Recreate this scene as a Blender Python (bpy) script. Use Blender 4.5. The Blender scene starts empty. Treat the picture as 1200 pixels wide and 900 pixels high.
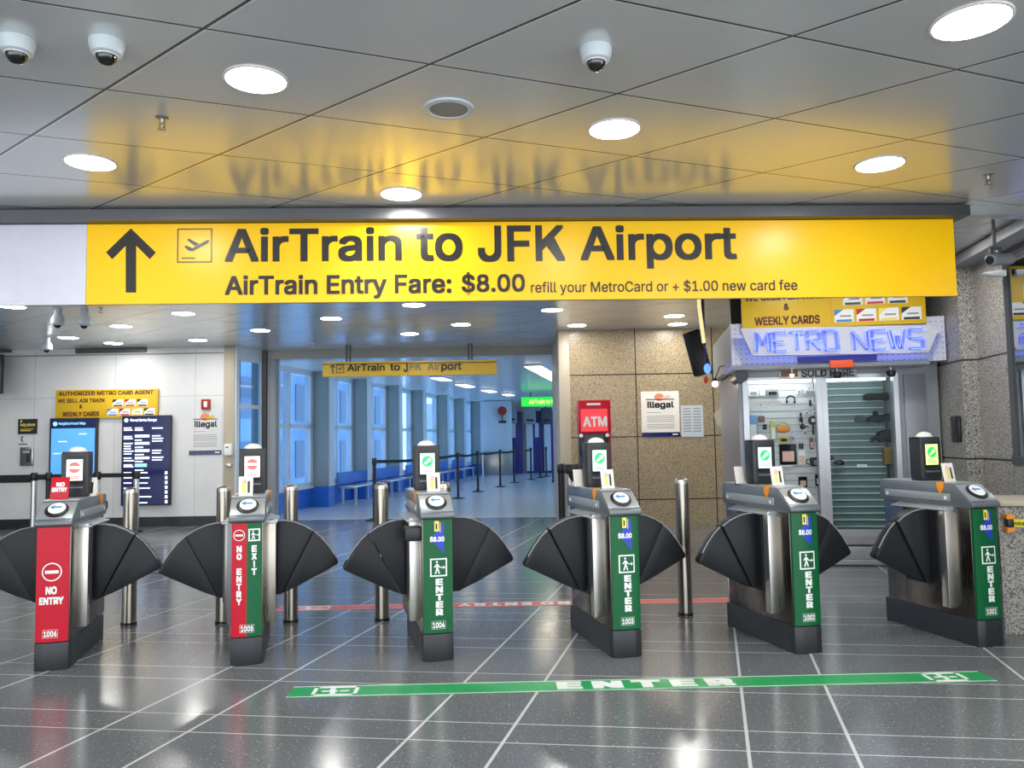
import bpy, bmesh, math, random
from mathutils import Vector, Matrix
random.seed(7)
SC = bpy.context.scene
COL = SC.collection

# ------------------------------------------------------------------ camera, world, exposure
F_PX, CAM_H, PITCH, ROLL = 940.0, 1.40, math.radians(4.0), math.radians(1.0)
fw = Vector((0, math.cos(PITCH), math.sin(PITCH)))
r0 = Vector((1, 0, 0)); u0 = r0.cross(fw)
cr, sr = math.cos(ROLL), math.sin(ROLL)
RT = r0 * cr - u0 * sr
UP = r0 * sr + u0 * cr
CAM = Vector((0, 0, CAM_H))
cam_d = bpy.data.cameras.new('camera')
cam_d.sensor_fit = 'HORIZONTAL'; cam_d.sensor_width = 36.0; cam_d.lens = 36.0 * F_PX / 1200.0
cam_d.clip_start = 0.05; cam_d.clip_end = 300
cam = bpy.data.objects.new('camera', cam_d); COL.objects.link(cam)
cam.matrix_world = Matrix(((RT.x, UP.x, -fw.x, CAM.x), (RT.y, UP.y, -fw.y, CAM.y), (RT.z, UP.z, -fw.z, CAM.z), (0, 0, 0, 1)))
SC.camera = cam
SC.view_settings.view_transform = 'Standard'; SC.view_settings.look = 'None'
SC.view_settings.gamma = 1.0; SC.view_settings.use_curve_mapping = False
SC.view_settings.exposure = 0.55
LAMP = 60.0            # strength of the round downlights
WORLD = 2.6           # daylight outside / open hall behind the camera
w = bpy.data.worlds.new('world'); SC.world = w; w.use_nodes = True
bg = w.node_tree.nodes['Background']; bg.inputs[0].default_value = (0.90, 0.95, 1.0, 1); bg.inputs[1].default_value = WORLD

# ------------------------------------------------------------------ where a sight line meets a plane of the place
def ray(px, py): return fw + RT * ((px - 600) / F_PX) + UP * ((450 - py) / F_PX)
def onz(px, py, z):
    d = ray(px, py); return CAM + d * ((z - CAM_H) / d.z)
class Frame:
    """vertical plane through (ox, oy), local x along it, local y into depth"""
    def __init__(s, ox, oy, deg=0):
        s.o = Vector((ox, oy, 0)); s.r = math.radians(deg)
        s.x = Vector((math.cos(s.r), math.sin(s.r), 0)); s.n = Vector((-math.sin(s.r), math.cos(s.r), 0))
    def hit(s, px, py, off=0.0):
        d = ray(px, py); t = ((s.o - CAM).dot(s.n) + off) / d.dot(s.n); p = CAM + d * t
        return ((p - s.o).dot(s.x), p.z)
    def rect(s, x0, y0, x1, y1, off=0.0):
        xm, ym = (x0 + x1) / 2, (y0 + y1) / 2
        return (s.hit(x0, ym, off)[0], s.hit(x1, ym, off)[0], s.hit(xm, y1, off)[1], s.hit(xm, y0, off)[1])
    def hitx(s, px, py, a):
        """where the sight line crosses the plane local x = a: returns local (y, z)"""
        d = ray(px, py); t = ((s.o - CAM).dot(s.x) + a) / d.dot(s.x); p = CAM + d * t
        return ((p - s.o).dot(s.n), p.z)
    def world(s, x, y=0, z=0): return s.o + s.x * x + s.n * y + Vector((0, 0, z))

# ------------------------------------------------------------------ materials
def lin(h):
    h = h.lstrip('#'); c = [int(h[i:i + 2], 16) / 255 for i in (0, 2, 4)]
    return tuple((v / 12.92 if v <= 0.04045 else ((v + 0.055) / 1.055) ** 2.4) for v in c) + (1,)
def mat(name, col, rough=0.5, metal=0.0, emit=None, es=0.0, spec=0.5, noise=0.06, nscale=12.0, coat=0.0):
    m = bpy.data.materials.new(name); m.use_nodes = True; nt = m.node_tree; b = nt.nodes['Principled BSDF']
    c = lin(col) if isinstance(col, str) else col
    b.inputs['Base Color'].default_value = c; b.inputs['Roughness'].default_value = rough; b.inputs['Metallic'].default_value = metal
    b.inputs['Specular IOR Level'].default_value = spec; b.inputs['Coat Weight'].default_value = coat
    if emit:
        b.inputs['Emission Color'].default_value = lin(emit) if isinstance(emit, str) else emit
        b.inputs['Emission Strength'].default_value = es
    if noise:
        g = nt.nodes.new('ShaderNodeNewGeometry'); n = nt.nodes.new('ShaderNodeTexNoise'); n.inputs['Scale'].default_value = nscale
        n.inputs['Detail'].default_value = 3
        nt.links.new(g.outputs['Position'], n.inputs['Vector'])
        mx = nt.nodes.new('ShaderNodeMix'); mx.data_type = 'RGBA'
        mx.inputs[6].default_value = tuple(v * (1 - noise) for v in c[:3]) + (1,); mx.inputs[7].default_value = tuple(min(1, v * (1 + noise)) for v in c[:3]) + (1,)
        nt.links.new(n.outputs['Fac'], mx.inputs[0]); nt.links.new(mx.outputs[2], b.inputs['Base Color'])
    return m
class NB:
    """small node builder"""
    def __init__(s, m): s.nt = m.node_tree; s.b = s.nt.nodes['Principled BSDF']
    def n(s, t, **k):
        o = s.nt.nodes.new(t)
        for a, v in k.items(): setattr(o, a, v)
        return o
    def l(s, a, b): s.nt.links.new(a, b)
    def math(s, op, a, b=None, c=None):
        o = s.n('ShaderNodeMath', operation=op)
        for i, v in enumerate((a, b, c)):
            if v is None: continue
            if isinstance(v, (int, float)): o.inputs[i].default_value = v
            else: s.l(v, o.inputs[i])
        return o.outputs[0]
    def dot(s, v, d):
        o = s.n('ShaderNodeVectorMath', operation='DOT_PRODUCT'); s.l(v, o.inputs[0]); o.inputs[1].default_value = d
        return o.outputs['Value']
    def mix(s, f, a, b):
        o = s.n('ShaderNodeMix', data_type='RGBA')
        if isinstance(f, (int, float)): o.inputs[0].default_value = f
        else: s.l(f, o.inputs[0])
        for i, v in ((6, a), (7, b)):
            if isinstance(v, tuple): o.inputs[i].default_value = v
            else: s.l(v, o.inputs[i])
        return o.outputs[2]
    def line(s, v, period, phase, half):
        """1 on a line of half-width half at v = phase + k*period"""
        a = s.math('SUBTRACT', v, phase - period / 2); a = s.math('FLOORED_MODULO', a, period)
        a = s.math('ABSOLUTE', s.math('SUBTRACT', a, period / 2)); return s.math('LESS_THAN', a, half)
    def pos(s): return s.n('ShaderNodeNewGeometry').outputs['Position']
    def noise(s, v, sc, det=3):
        o = s.n('ShaderNodeTexNoise'); o.inputs['Scale'].default_value = sc; o.inputs['Detail'].default_value = det; s.l(v, o.inputs['Vector']); return o.outputs['Fac']
    def ramp(s, f, stops):
        o = s.n('ShaderNodeValToRGB'); e = o.color_ramp.elements
        while len(e) < len(stops): e.new(0.5)
        for i, (p, c) in enumerate(stops): e[i].position = p; e[i].color = c
        s.l(f, o.inputs[0]); return o.outputs[0]
    def bump(s, h, st, dist=0.01):
        o = s.n('ShaderNodeBump'); o.inputs['Strength'].default_value = st; o.inputs['Distance'].default_value = dist
        s.l(h, o.inputs['Height']); s.l(o.outputs[0], s.b.inputs['Normal'])

def make_floor():
    m = mat('terrazzo floor', '#5c5f62', 0.16, spec=0.6, noise=0); q = NB(m); p = q.pos()
    a = math.radians(13.9); c = math.radians(7.8)
    v1 = q.dot(p, (math.cos(a), -math.sin(a), 0)); v2 = q.dot(p, (math.sin(c), math.cos(c), 0))
    L = q.math('MAXIMUM', q.math('MAXIMUM', q.line(v1, 1.556, -1.445, .008), q.line(v1, 1.556, -.99, .008)),
               q.math('MAXIMUM', q.line(v2, .84, 3.785, .0042), q.line(v2, .84, 4.035, .0042)))
    vor = q.n('ShaderNodeTexVoronoi'); vor.inputs['Scale'].default_value = 48; q.l(p, vor.inputs['Vector'])
    sp = q.math('LESS_THAN', vor.outputs['Distance'], .18)
    pick = q.n('ShaderNodeSeparateColor'); q.l(vor.outputs['Color'], pick.inputs[0])
    sp = q.math('MULTIPLY', sp, q.math('GREATER_THAN', pick.outputs[0], .55))
    base = q.ramp(q.noise(p, 60, 5), [(.3, lin('#5b5e62')), (.7, lin('#74777b'))])
    base = q.mix(q.math('MULTIPLY', q.noise(p, 1.3), .35), base, lin('#6c6f73'))
    base = q.mix(q.math('MULTIPLY', sp, .7), base, lin('#b9bcc0')); base = q.mix(L, base, lin('#c9cbca'))
    q.l(base, q.b.inputs['Base Color'])
    q.l(q.math('MULTIPLY_ADD', q.noise(p, 7), .12, .10), q.b.inputs['Roughness'])
    q.bump(q.noise(p, 5), .04, .01)
    return m
def make_ceiling():
    m = mat('metal ceiling panel', '#d8dbda', 0.2, metal=.42, spec=0.9, noise=0); q = NB(m); p = q.pos()
    a = math.radians(38.8); c = math.radians(21.2)
    v1 = q.dot(p, (math.sin(a), math.cos(a), 0)); v2 = q.dot(p, (-math.sin(c), math.cos(c), 0))
    g1 = q.line(v1, .852, 1.744, .007); g2 = q.line(v2, .775, 2.725, .006)
    L = q.math('MAXIMUM', g1, g2)
    hi = q.math('MAXIMUM', q.line(v1, .852, 1.757, .005), q.line(v2, .775, 2.736, .004))  # pale lines beside the grooves: edge highlights painted into the colour
    base = q.ramp(q.noise(p, 160, 2), [(.3, lin('#d0d4d4')), (.7, lin('#dcdfde'))])
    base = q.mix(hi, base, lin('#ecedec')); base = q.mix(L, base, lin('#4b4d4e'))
    q.l(base, q.b.inputs['Base Color'])
    q.l(q.math('MULTIPLY_ADD', q.noise(p, 3), .06, .18), q.b.inputs['Roughness'])
    q.bump(q.noise(p, 2.2, 2), .03, .02)
    return m
def make_granite(name, c0, c1, c2, rough=.35, jx=None, jz=None):
    m = mat(name, c1, rough, spec=.5, noise=0); q = NB(m); p = q.pos()
    n1 = q.noise(p, 75, 4)
    base = q.ramp(n1, [(.40, lin(c0)), (.46, lin(c1)), (.6, lin(c2)), (.8, lin(c2))])
    base = q.mix(q.math('MULTIPLY', q.noise(p, 3), .5), base, lin(c1))
    if jx:
        L = q.math('MAXIMUM', q.line(q.dot(p, jx[0]), jx[1], jx[2], .009), q.line(q.dot(p, (0, 0, 1)), jz[0], jz[1], .009))
        base = q.mix(L, base, lin('#1d1b18'))
    q.l(base, q.b.inputs['Base Color']); return m
def make_steel(name, col='#a9a8a4', rough=.3):
    m = mat(name, col, rough, 1.0, noise=0); q = NB(m); p = q.pos()
    mp = q.n('ShaderNodeMapping'); mp.inputs['Scale'].default_value = (260, 260, 3); q.l(p, mp.inputs['Vector'])
    n = q.noise(mp.outputs[0], 1.0, 2)
    q.l(q.math('MULTIPLY_ADD', n, .2, rough - .1), q.b.inputs['Roughness'])
    c = lin(col); q.l(q.mix(n, tuple(v * .82 for v in c[:3]) + (1,), tuple(min(1, v * 1.12) for v in c[:3]) + (1,)), q.b.inputs['Base Color']); return m
def make_peg(name, col, r):
    m = mat(name, col, .5, noise=0); q = NB(m)
    tc = q.n('ShaderNodeTexCoord').outputs['Object']; sx = q.n('ShaderNodeSeparateXYZ'); q.l(tc, sx.inputs[0])
    def cell(v): return q.math('SUBTRACT', q.math('FLOORED_MODULO', v, .055), .0275)
    hx = q.math('ADD', sx.outputs[0], sx.outputs[1])
    d = q.math('SQRT', q.math('ADD', q.math('POWER', q.math('ABSOLUTE', cell(hx)), 2), q.math('POWER', q.math('ABSOLUTE', cell(sx.outputs[2])), 2)))
    q.l(q.mix(q.math('LESS_THAN', d, r), lin(col), lin('#949ca6')), q.b.inputs['Base Color']); return m
def make_panel_wall():
    m = mat('white wall panel', '#d9dadb', .4, noise=0); q = NB(m); p = q.pos()
    L = q.math('MAXIMUM', q.line(q.dot(p, (1, 0, 0)), 1.42, -5.60, .006), q.line(q.dot(p, (0, 0, 1)), 9, 2.28, .006))
    base = q.ramp(q.noise(p, 2), [(.3, lin('#d4d6d9')), (.7, lin('#dfdfde'))])
    q.l(q.mix(L, base, lin('#bcbfc1')), q.b.inputs['Base Color']); return m
def make_glass(name, tint, alpha_mix=.12, rough=.02):
    m = bpy.data.materials.new(name); m.use_nodes = True; nt = m.node_tree; nt.nodes.clear()
    o = nt.nodes.new('ShaderNodeOutputMaterial'); t = nt.nodes.new('ShaderNodeBsdfTransparent'); t.inputs[0].default_value = tint
    g = nt.nodes.new('ShaderNodeBsdfGlossy'); g.inputs['Roughness'].default_value = rough
    f = nt.nodes.new('ShaderNodeLayerWeight'); f.inputs[0].default_value = .5
    pw = nt.nodes.new('ShaderNodeMath'); pw.operation = 'POWER'; pw.inputs[1].default_value = 5; nt.links.new(f.outputs['Facing'], pw.inputs[0])
    a = nt.nodes.new('ShaderNodeMath'); a.operation = 'ADD'; a.inputs[1].default_value = alpha_mix; nt.links.new(pw.outputs[0], a.inputs[0])
    mx = nt.nodes.new('ShaderNodeMixShader'); nt.links.new(a.outputs[0], mx.inputs[0]); nt.links.new(t.outputs[0], mx.inputs[1]); nt.links.new(g.outputs[0], mx.inputs[2])
    nt.links.new(mx.outputs[0], o.inputs[0]); return m

M = {}
M['floor'] = make_floor(); M['ceil'] = make_ceiling(); M['wall'] = make_panel_wall()
M['granite'] = make_granite('tan granite wall', '#4a4135', '#9c8b70', '#b6a482', .3, ((1, 0, 0), 1.235, 1.99), (1.0, 2.42))
M['granite2'] = make_granite('speckled grey granite', '#3a3835', '#8d8a84', '#bdbab2', .4)
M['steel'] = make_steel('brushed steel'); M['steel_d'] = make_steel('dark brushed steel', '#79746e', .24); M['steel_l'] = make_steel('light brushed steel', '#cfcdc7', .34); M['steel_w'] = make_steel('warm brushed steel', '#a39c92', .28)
M['head'] = mat('grey metallic casing', '#6e7479', .32, .35); M['head_l'] = mat('pale grey bezel', '#a5acb0', .3, .4)
M['plinth'] = mat('charcoal plinth', '#26292d', .45); M['paddle'] = mat('charcoal rubber paddle', '#1a1c20', .45, spec=.3)
M['paddle_glint'] = mat('worn pale paddle rim', '#8d9093', .35); M['black'] = mat('black plastic', '#15161a', .4); M['blackm'] = mat('black metal', '#1c1d20', .35, .3)
M['red'] = mat('red vinyl', '#bd1029', .35, spec=.3); M['green'] = mat('green vinyl', '#045a31', .35, spec=.3)
M['white'] = mat('white print', '#eceeec', .4, noise=0); M['blue'] = mat('blue print', '#1f3fb5', .35, noise=0); M['yel'] = mat('yellow print', '#f0dc6a', .4, noise=0)
M['lblue'] = mat('light blue print', '#3f86c9', .4, noise=0)
M['orange'] = mat('orange tag', '#ee9420', .4); M['cap'] = mat('milky reader dome', '#dfe0dc', .35)
M['scr_g'] = mat('green lit screen', '#d8f5e2', .3, emit='#c9f5dd', es=.75, noise=0); M['ico_g'] = mat('green lit symbol', '#18b060', .3, emit='#10b455', es=.8, noise=0)
M['scr_y'] = mat('yellow-green lit screen', '#d6f08a', .3, emit='#d4f28a', es=.75, noise=0)
M['scr_r'] = mat('pink lit screen', '#f7dcdc', .3, emit='#f6dcdc', es=.75, noise=0); M['ico_r'] = mat('red lit symbol', '#e05a50', .3, emit='#e45248', es=.7, noise=0)
M['sign_y'] = mat('lit yellow sign face', '#e2b000', .3, emit='#f6c400', es=.17, nscale=2, spec=.4); M['sign_w'] = mat('lit white sign face', '#c6c8d4', .22, emit='#e2e5f2', es=.05, spec=.5)
M['ink'] = mat('dark brown lettering', '#140e0a', .3, noise=0, spec=.4); M['ink_faded'] = mat('faded grey lettering', '#8c8063', .5, noise=0)
M['beam'] = mat('grey steel beam', '#55565a', .38, .6); M['trimw'] = mat('pale steel trim', '#c6c9c9', .3, .5)
M['lamp'] = mat('lamp diffuser', '#ffffff', .4, emit=(1, .97, .92, 1), es=LAMP, noise=0); M['lamp_rim'] = mat('lamp rim', '#d9d5d0', .4)
M['cam'] = mat('white camera housing', '#c3cdd2', .35); M['dome'] = mat('smoked dome', '#050506', .04, spec=.9, noise=0); M['domering'] = mat('clear dome edge', '#e4e4e2', .1, noise=0)
M['spk'] = mat('speaker mesh', '#8b8b88', .6); M['ysign'] = mat('yellow painted board', '#e0b818', .4); M['maroon'] = mat('maroon lettering', '#5a1a16', .5, noise=0)
M['navy'] = mat('navy lit display', '#060d3c', .2, emit='#0a1560', es=.25, noise=0); M['cyan'] = mat('blue lit map', '#5aa0dc', .2, emit='#4f9be0', es=.55, nscale=2, noise=.2)
M['scr_txt'] = mat('lit display text', '#e8f2ff', .3, emit='#dcecff', es=.8, noise=0); M['scr_txt2'] = mat('lit display highlight', '#8fd6f2', .3, emit='#8fd6f2', es=.7, noise=0)
M['paper'] = mat('paper', '#e9e4db', .7); M['paper_g'] = mat('pale grey notice', '#c3cbcf', .6); M['greytxt'] = mat('grey print', '#8b8b8b', .7, noise=0)
M['alarm'] = mat('red alarm box', '#a3201f', .4); M['skin'] = mat('salmon print', '#e08a5c', .6, noise=0)
M['jamb'] = mat('beige stone jamb', '#b5ab98', .45); M['grey'] = mat('grey painted frame', '#8e9296', .4); M['greyd'] = mat('dark grey panel', '#4c4f53', .45)
M['hdr'] = mat('grey header panel', '#9c9b97', .4); M['pillar_c'] = mat('grey-green pillar cladding', '#8f9a97', .45); M['framew'] = mat('pale window frame', '#d0d8de', .4)
M['blue_low'] = mat('blue painted low wall', '#2a6cc8', .35); M['corr_floor'] = mat('pale corridor floor', '#c4cbd0', .22, nscale=4); M['corr_ceil'] = mat('corridor ceiling', '#dfe4e6', .22, nscale=2)
M['corr_wall'] = mat('corridor end panel', '#d5dade', .4); M['door_b'] = mat('deep blue door panel', '#10187a', .35); M['strip'] = mat('warm strip lamp', '#ffffff', .4, emit=(1, .86, .62, 1), es=3.2, noise=0)
M['gsign'] = mat('green lit sign', '#28c23a', .3, emit='#22c838', es=.9, noise=0); M['gsign_t'] = mat('yellow-green lit lettering', '#d8f57a', .3, emit='#d8f57a', es=1.0, noise=0)
M['facade'] = mat('building across the street', '#6f86a0', .8, nscale=.8, noise=.3)
M['facade_win'] = mat('far window panes', '#33475e', .3, noise=0)
M['winglass'] = make_glass('blue tinted window glass', (.58, .78, 1, 1), .03)  # the blue of the daylight is put into the glass tint
M['clear'] = make_glass('clear glass', (.96, .98, .98, 1), .006)
M['darkglass'] = make_glass('teal shop glass', (.88, .94, .94, 1), .008)
M['mirror'] = mat('reflective booth glass', '#c3c8cc', .03, 1.0, noise=0)
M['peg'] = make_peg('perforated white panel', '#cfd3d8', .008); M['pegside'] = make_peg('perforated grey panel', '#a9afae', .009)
M['kgrey'] = mat('grey kiosk panel', '#8d9198', .4, .2); M['kframe'] = mat('pale aluminium frame', '#c0c3c8', .35, .5); M['alu'] = mat('aluminium canopy', '#b4b8bd', .3, .7)
M['neon_b'] = mat('blue neon tube', '#9fb4ff', .3, emit=(.10, .17, 1, 1), es=1.1, noise=0); M['neon_glow'] = mat('blue strip lamp', '#3050ff', .3, emit=(.04, .10, 1, 1), es=3.5, noise=0)
M['neon_board'] = mat('white neon backing board', '#c4c5cc', .4); M['slat'] = mat('slat wall board', '#7a8888', .5); M['slat_w'] = mat('white slat wall', '#d5d8da', .5); M['slot'] = mat('pale slat rail', '#f2f8f8', .35)
M['atm'] = mat('red lit sign', '#d8242c', .3, emit='#d81f2c', es=.45, noise=0); M['cardboard'] = mat('cardboard', '#a57c4c', .8); M['orangesign'] = mat('orange plastic', '#e0531e', .45)
M['bulb'] = mat('warm bulb', '#ffffff', .3, emit=(1, .8, .55, 1), es=22, noise=0); M['cord'] = mat('glowing pale yellow tube', '#efe4a8', .4, emit='#efe0a0', es=.6, noise=0)
M['floor_g'] = mat('green floor tape', '#1f9a55', .35, nscale=30, noise=.15); M['floor_r'] = mat('red floor tape', '#d3504f', .35, nscale=30, noise=.15)
M['klamp'] = mat('cool shop lamp', '#ffffff', .4, emit=(.95, .98, 1, 1), es=7, noise=0); M['klamp2'] = mat('dim shop lamp', '#ffffff', .4, emit=(.9, 1, 1, 1), es=4, noise=0)
M['black_item'] = mat('matt black goods', '#060608', .6, spec=.2)
M['tape_y'] = mat('yellow belt', '#e8d81a', .5); M['pink'] = mat('pink print', '#e9b9ae', .6); M['teal_item'] = mat('pale blue pack', '#6fa3d2', .5); M['lime'] = mat('lime pack', '#b5c46a', .5); M['brown'] = mat('brown leather', '#6f4a38', .5)
M['purple'] = mat('purple-grey print', '#77698a', .5); M['belt'] = mat('black belt webbing', '#14151a', .6)

# ------------------------------------------------------------------ mesh building
_tc = {}
FONT = None
try: FONT = bpy.data.fonts.load(bpy.utils.system_resource('DATAFILES') + '/fonts/Inter.woff2')   # Blender's own interface typeface
except Exception: FONT = None
def _glyphs(s, shear, extrude):
    c = bpy.data.curves.new('glyphs', 'FONT'); c.body = s; c.shear = shear; c.align_x = 'LEFT'; c.resolution_u = 3; c.extrude = extrude
    if FONT: c.font = FONT
    o = bpy.data.objects.new('glyphs', c); COL.objects.link(o); dg = bpy.context.evaluated_depsgraph_get(); dg.update()
    me = bpy.data.meshes.new_from_object(o.evaluated_get(dg))
    g = [tuple(v.co) for v in me.vertices], [tuple(p.vertices) for p in me.polygons]
    bpy.data.objects.remove(o); bpy.data.curves.remove(c); bpy.data.meshes.remove(me); return g
def _right(s): return max(v[0] for v in _glyphs(s, 0, 0)[0])
def text_geo(s, bold=.0, shear=0., extrude=0.):
    k = (s, bold, shear, extrude)
    if k in _tc: return _tc[k]
    if FONT and 'K' in s:                       # the capital K is drawn from its strokes
        vs, fs = [], []; bar = _right('|'); I = _glyphs('I', 0, 0)[0]; x0, h = min(v[0] for v in _glyphs('E', 0, 0)[0]), max(v[1] for v in I); st = .125 * h
        i = 0
        for piece in __import__('re').findall('K|[^K]+', s):
            pen = _right(s[:i] + '|') - bar; n = len(vs)
            if piece == 'K':
                wd = _right(s[:i] + 'K|') - bar - pen - x0 * 1.2
                for P in ([(0, 0), (st, 0), (st, h), (0, h)], [(wd - st * 1.3, h), (wd - .02, h), (st * .9, h * .30), (st * .9, h * .48)], [(wd * .36, h * .50), (wd * .62, h * .62), (wd, 0), (wd - st * 1.25, 0)]):
                    m = len(vs); vs += [(pen + x0 + x, y, extrude) for x, y in P]; fs.append(tuple(range(m, m + 4)))
                    if extrude:
                        m = len(vs); vs += [(pen + x0 + x, y, -extrude) for x, y in P]
                        fs += [(m + j, m + (j + 1) % 4, m - 4 + (j + 1) % 4, m - 4 + j) for j in range(4)]
            elif piece.strip():
                g = _glyphs(piece, 0, extrude); vs += [(x + pen, y, z) for x, y, z in g[0]]; fs += [tuple(j + n for j in f) for f in g[1]]
            i += len(piece)
    else: vs, fs = _glyphs(s, shear, extrude)
    if bold:
        n = len(vs); V = []; FF = []
        for i in range(8):
            dx, dy = [(bold * p, bold * q) for p, q in ((-1, -1), (0, -1), (1, -1), (1, 0), (1, 1), (0, 1), (-1, 1), (-1, 0))][i]
            V += [(x + dx, y + dy, z + (.004 * i if extrude else .00012 * i)) for x, y, z in vs]; FF += [tuple(j + n * i for j in f) for f in fs]
        vs, fs = V, FF
    _tc[k] = (vs, fs)
    return _tc[k]
class MB:
    def __init__(s): s.bm = bmesh.new()
    def box(s, x0, x1, y0, y1, z0, z1, bev=0., seg=2):
        vs = [s.bm.verts.new((x, y, z)) for z in (z0, z1) for y in (y0, y1) for x in (x0, x1)]
        fs = [s.bm.faces.new([vs[i] for i in q]) for q in ((0, 2, 3, 1), (4, 5, 7, 6), (0, 1, 5, 4), (2, 6, 7, 3), (0, 4, 6, 2), (1, 3, 7, 5))]
        if bev: s._bev(fs, bev, seg)
        return s
    def _bev(s, fs, bev, seg):
        es = list({e for f in fs for e in f.edges}); bmesh.ops.bevel(s.bm, geom=es, offset=bev, segments=seg, profile=.5, affect='EDGES', clamp_overlap=True)
    def prism(s, poly, ax, a, b, bev=0., seg=2):
        """polygon extruded along ax from a to b; poly gives the two other coordinates in x,y,z order"""
        def P(p, t): return {'x': (t, p[0], p[1]), 'y': (p[0], t, p[1]), 'z': (p[0], p[1], t)}[ax]
        A = [s.bm.verts.new(P(p, a)) for p in poly]; B = [s.bm.verts.new(P(p, b)) for p in poly]; n = len(poly)
        fs = [s.bm.faces.new(A), s.bm.faces.new(B[::-1])] + [s.bm.faces.new((A[i], B[i], B[(i + 1) % n], A[(i + 1) % n])) for i in range(n)]
        bmesh.ops.recalc_face_normals(s.bm, faces=fs)
        if bev: s._bev(fs, bev, seg)
        return s
    def lathe(s, prof, c=(0, 0, 0), seg=24, axis='z', sq=(1, 1)):
        """profile of (radius, height)"""
        rings = []
        for r, h in prof:
            ring = []
            for i in range(seg):
                t = 2 * math.pi * i / seg; p = (r * math.cos(t) * sq[0], r * math.sin(t) * sq[1], h)
                if axis == 'y': p = (p[0], h, p[1])
                elif axis == 'x': p = (h, p[0], p[1])
                ring.append(s.bm.verts.new((p[0] + c[0], p[1] + c[1], p[2] + c[2])))
            rings.append(ring)
        fs = []
        for a, b in zip(rings, rings[1:]):
            for i in range(seg): fs.append(s.bm.faces.new((a[i], a[(i + 1) % seg], b[(i + 1) % seg], b[i])))
        if prof[0][0] > 1e-6: fs.append(s.bm.faces.new(rings[0][::-1]))
        if prof[-1][0] > 1e-6: fs.append(s.bm.faces.new(rings[-1]))
        bmesh.ops.recalc_face_normals(s.bm, faces=fs)
        return s
    def cyl(s, p, r, h, axis='z', seg=20): return s.lathe([(r, 0), (r, h)], p, seg, axis)
    def tube(s, pts, r, seg=8):
        pts = [Vector(p) for p in pts]; rings = []; 
        for i, p in enumerate(pts):
            d = (pts[min(i + 1, len(pts) - 1)] - pts[max(i - 1, 0)]).normalized()
            u = d.cross(Vector((0, 0, 1)));  u = d.cross(Vector((1, 0, 0))) if u.length < .05 else u
            u.normalize(); v = d.cross(u)
            rings.append([s.bm.verts.new(p + (u * math.cos(2 * math.pi * k / seg) + v * math.sin(2 * math.pi * k / seg)) * r) for k in range(seg)])
        fs = []
        for a, b in zip(rings, rings[1:]):
            for k in range(seg): fs.append(s.bm.faces.new((a[k], a[(k + 1) % seg], b[(k + 1) % seg], b[k])))
        fs += [s.bm.faces.new(rings[0][::-1]), s.bm.faces.new(rings[-1])]
        bmesh.ops.recalc_face_normals(s.bm, faces=fs); return s
    def ball(s, c, r, sx=1, sy=1, sz=1, seg=16):
        m = Matrix.Translation(c) @ Matrix.Diagonal((sx * r, sy * r, sz * r, 1)); bmesh.ops.create_uvsphere(s.bm, u_segments=seg, v_segments=max(6, seg // 2), radius=1, matrix=m); return s
    def torus(s, c, R, r, axis='y', seg=20, a0=0, a1=360):
        n = seg; pts = []
        for i in range(n + 1):
            t = math.radians(a0 + (a1 - a0) * i / n); u, v = R * math.cos(t), R * math.sin(t)
            pts.append((c[0] + u, c[1], c[2] + v) if axis == 'y' else (c[0] + u, c[1] + v, c[2]))
        return s.tube(pts, r, 8)
    def text(s, t, x0, x1, z0, z1, y, bold=.0, shear=0., fn=None, depth=0., keep=False, mirror=False):
        """flat lettering facing -y whose outline fills x0..x1, z0..z1"""
        vs, fs = text_geo(t, bold, shear, .1 if depth else 0.)
        xs = [v[0] for v in vs]; ys = [v[1] for v in vs]; ax, bx, ay, by = min(xs), max(xs), min(ys), max(ys)
        kx, kz = (x1 - x0) / (bx - ax), (z1 - z0) / (by - ay)
        if keep: kx = min(kx, kz * 1.1); x0 = (x0 + x1) / 2 - (bx - ax) * kx / 2
        nv = []
        for v in vs:
            x = x0 + (v[0] - ax) * kx; z = z0 + (v[1] - ay) * kz; yy = y - (v[2] / .1 * depth if depth else v[2])
            if fn: yy += fn(x)
            nv.append(s.bm.verts.new((x, yy, z)))
        for f in fs:
            try: s.bm.faces.new([nv[i] for i in f])
            except ValueError: pass
        return s
    def outline(s, x0, x1, z0, z1, y, t, fn=None, d=.001):
        for a in ((x0, x1, z0, z0 + t), (x0, x1, z1 - t, z1), (x0, x0 + t, z0 + t, z1 - t), (x1 - t, x1, z0 + t, z1 - t)):
            s.plate(*a, y, fn)
        return s
    def plate(s, x0, x1, z0, z1, y, fn=None):
        s.poly([(x0, z0), (x1, z0), (x1, z1), (x0, z1)], y, fn); return s
    def poly(s, pts, y, fn=None):
        if not fn:
            s.bm.faces.new([s.bm.verts.new((x, y, z)) for x, z in pts]); return s
        t = bmesh.new(); t.faces.new([t.verts.new((x, 0, z)) for x, z in pts])
        for k in range(-9, 10):
            bmesh.ops.bisect_plane(t, geom=t.verts[:] + t.edges[:] + t.faces[:], plane_co=(k * .0105, 0, 0), plane_no=(1, 0, 0))
        mp = {v: s.bm.verts.new((v.co.x, y + fn(v.co.x), v.co.z)) for v in t.verts}
        for f in t.faces: s.bm.faces.new([mp[v] for v in f.verts])
        t.free(); return s
    def disc(s, c, r, y, seg=24, fn=None, sx=1.):
        return s.poly([(c[0] + r * sx * math.cos(2 * math.pi * i / seg), c[1] + r * math.sin(2 * math.pi * i / seg)) for i in range(seg)], y, fn)
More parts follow.
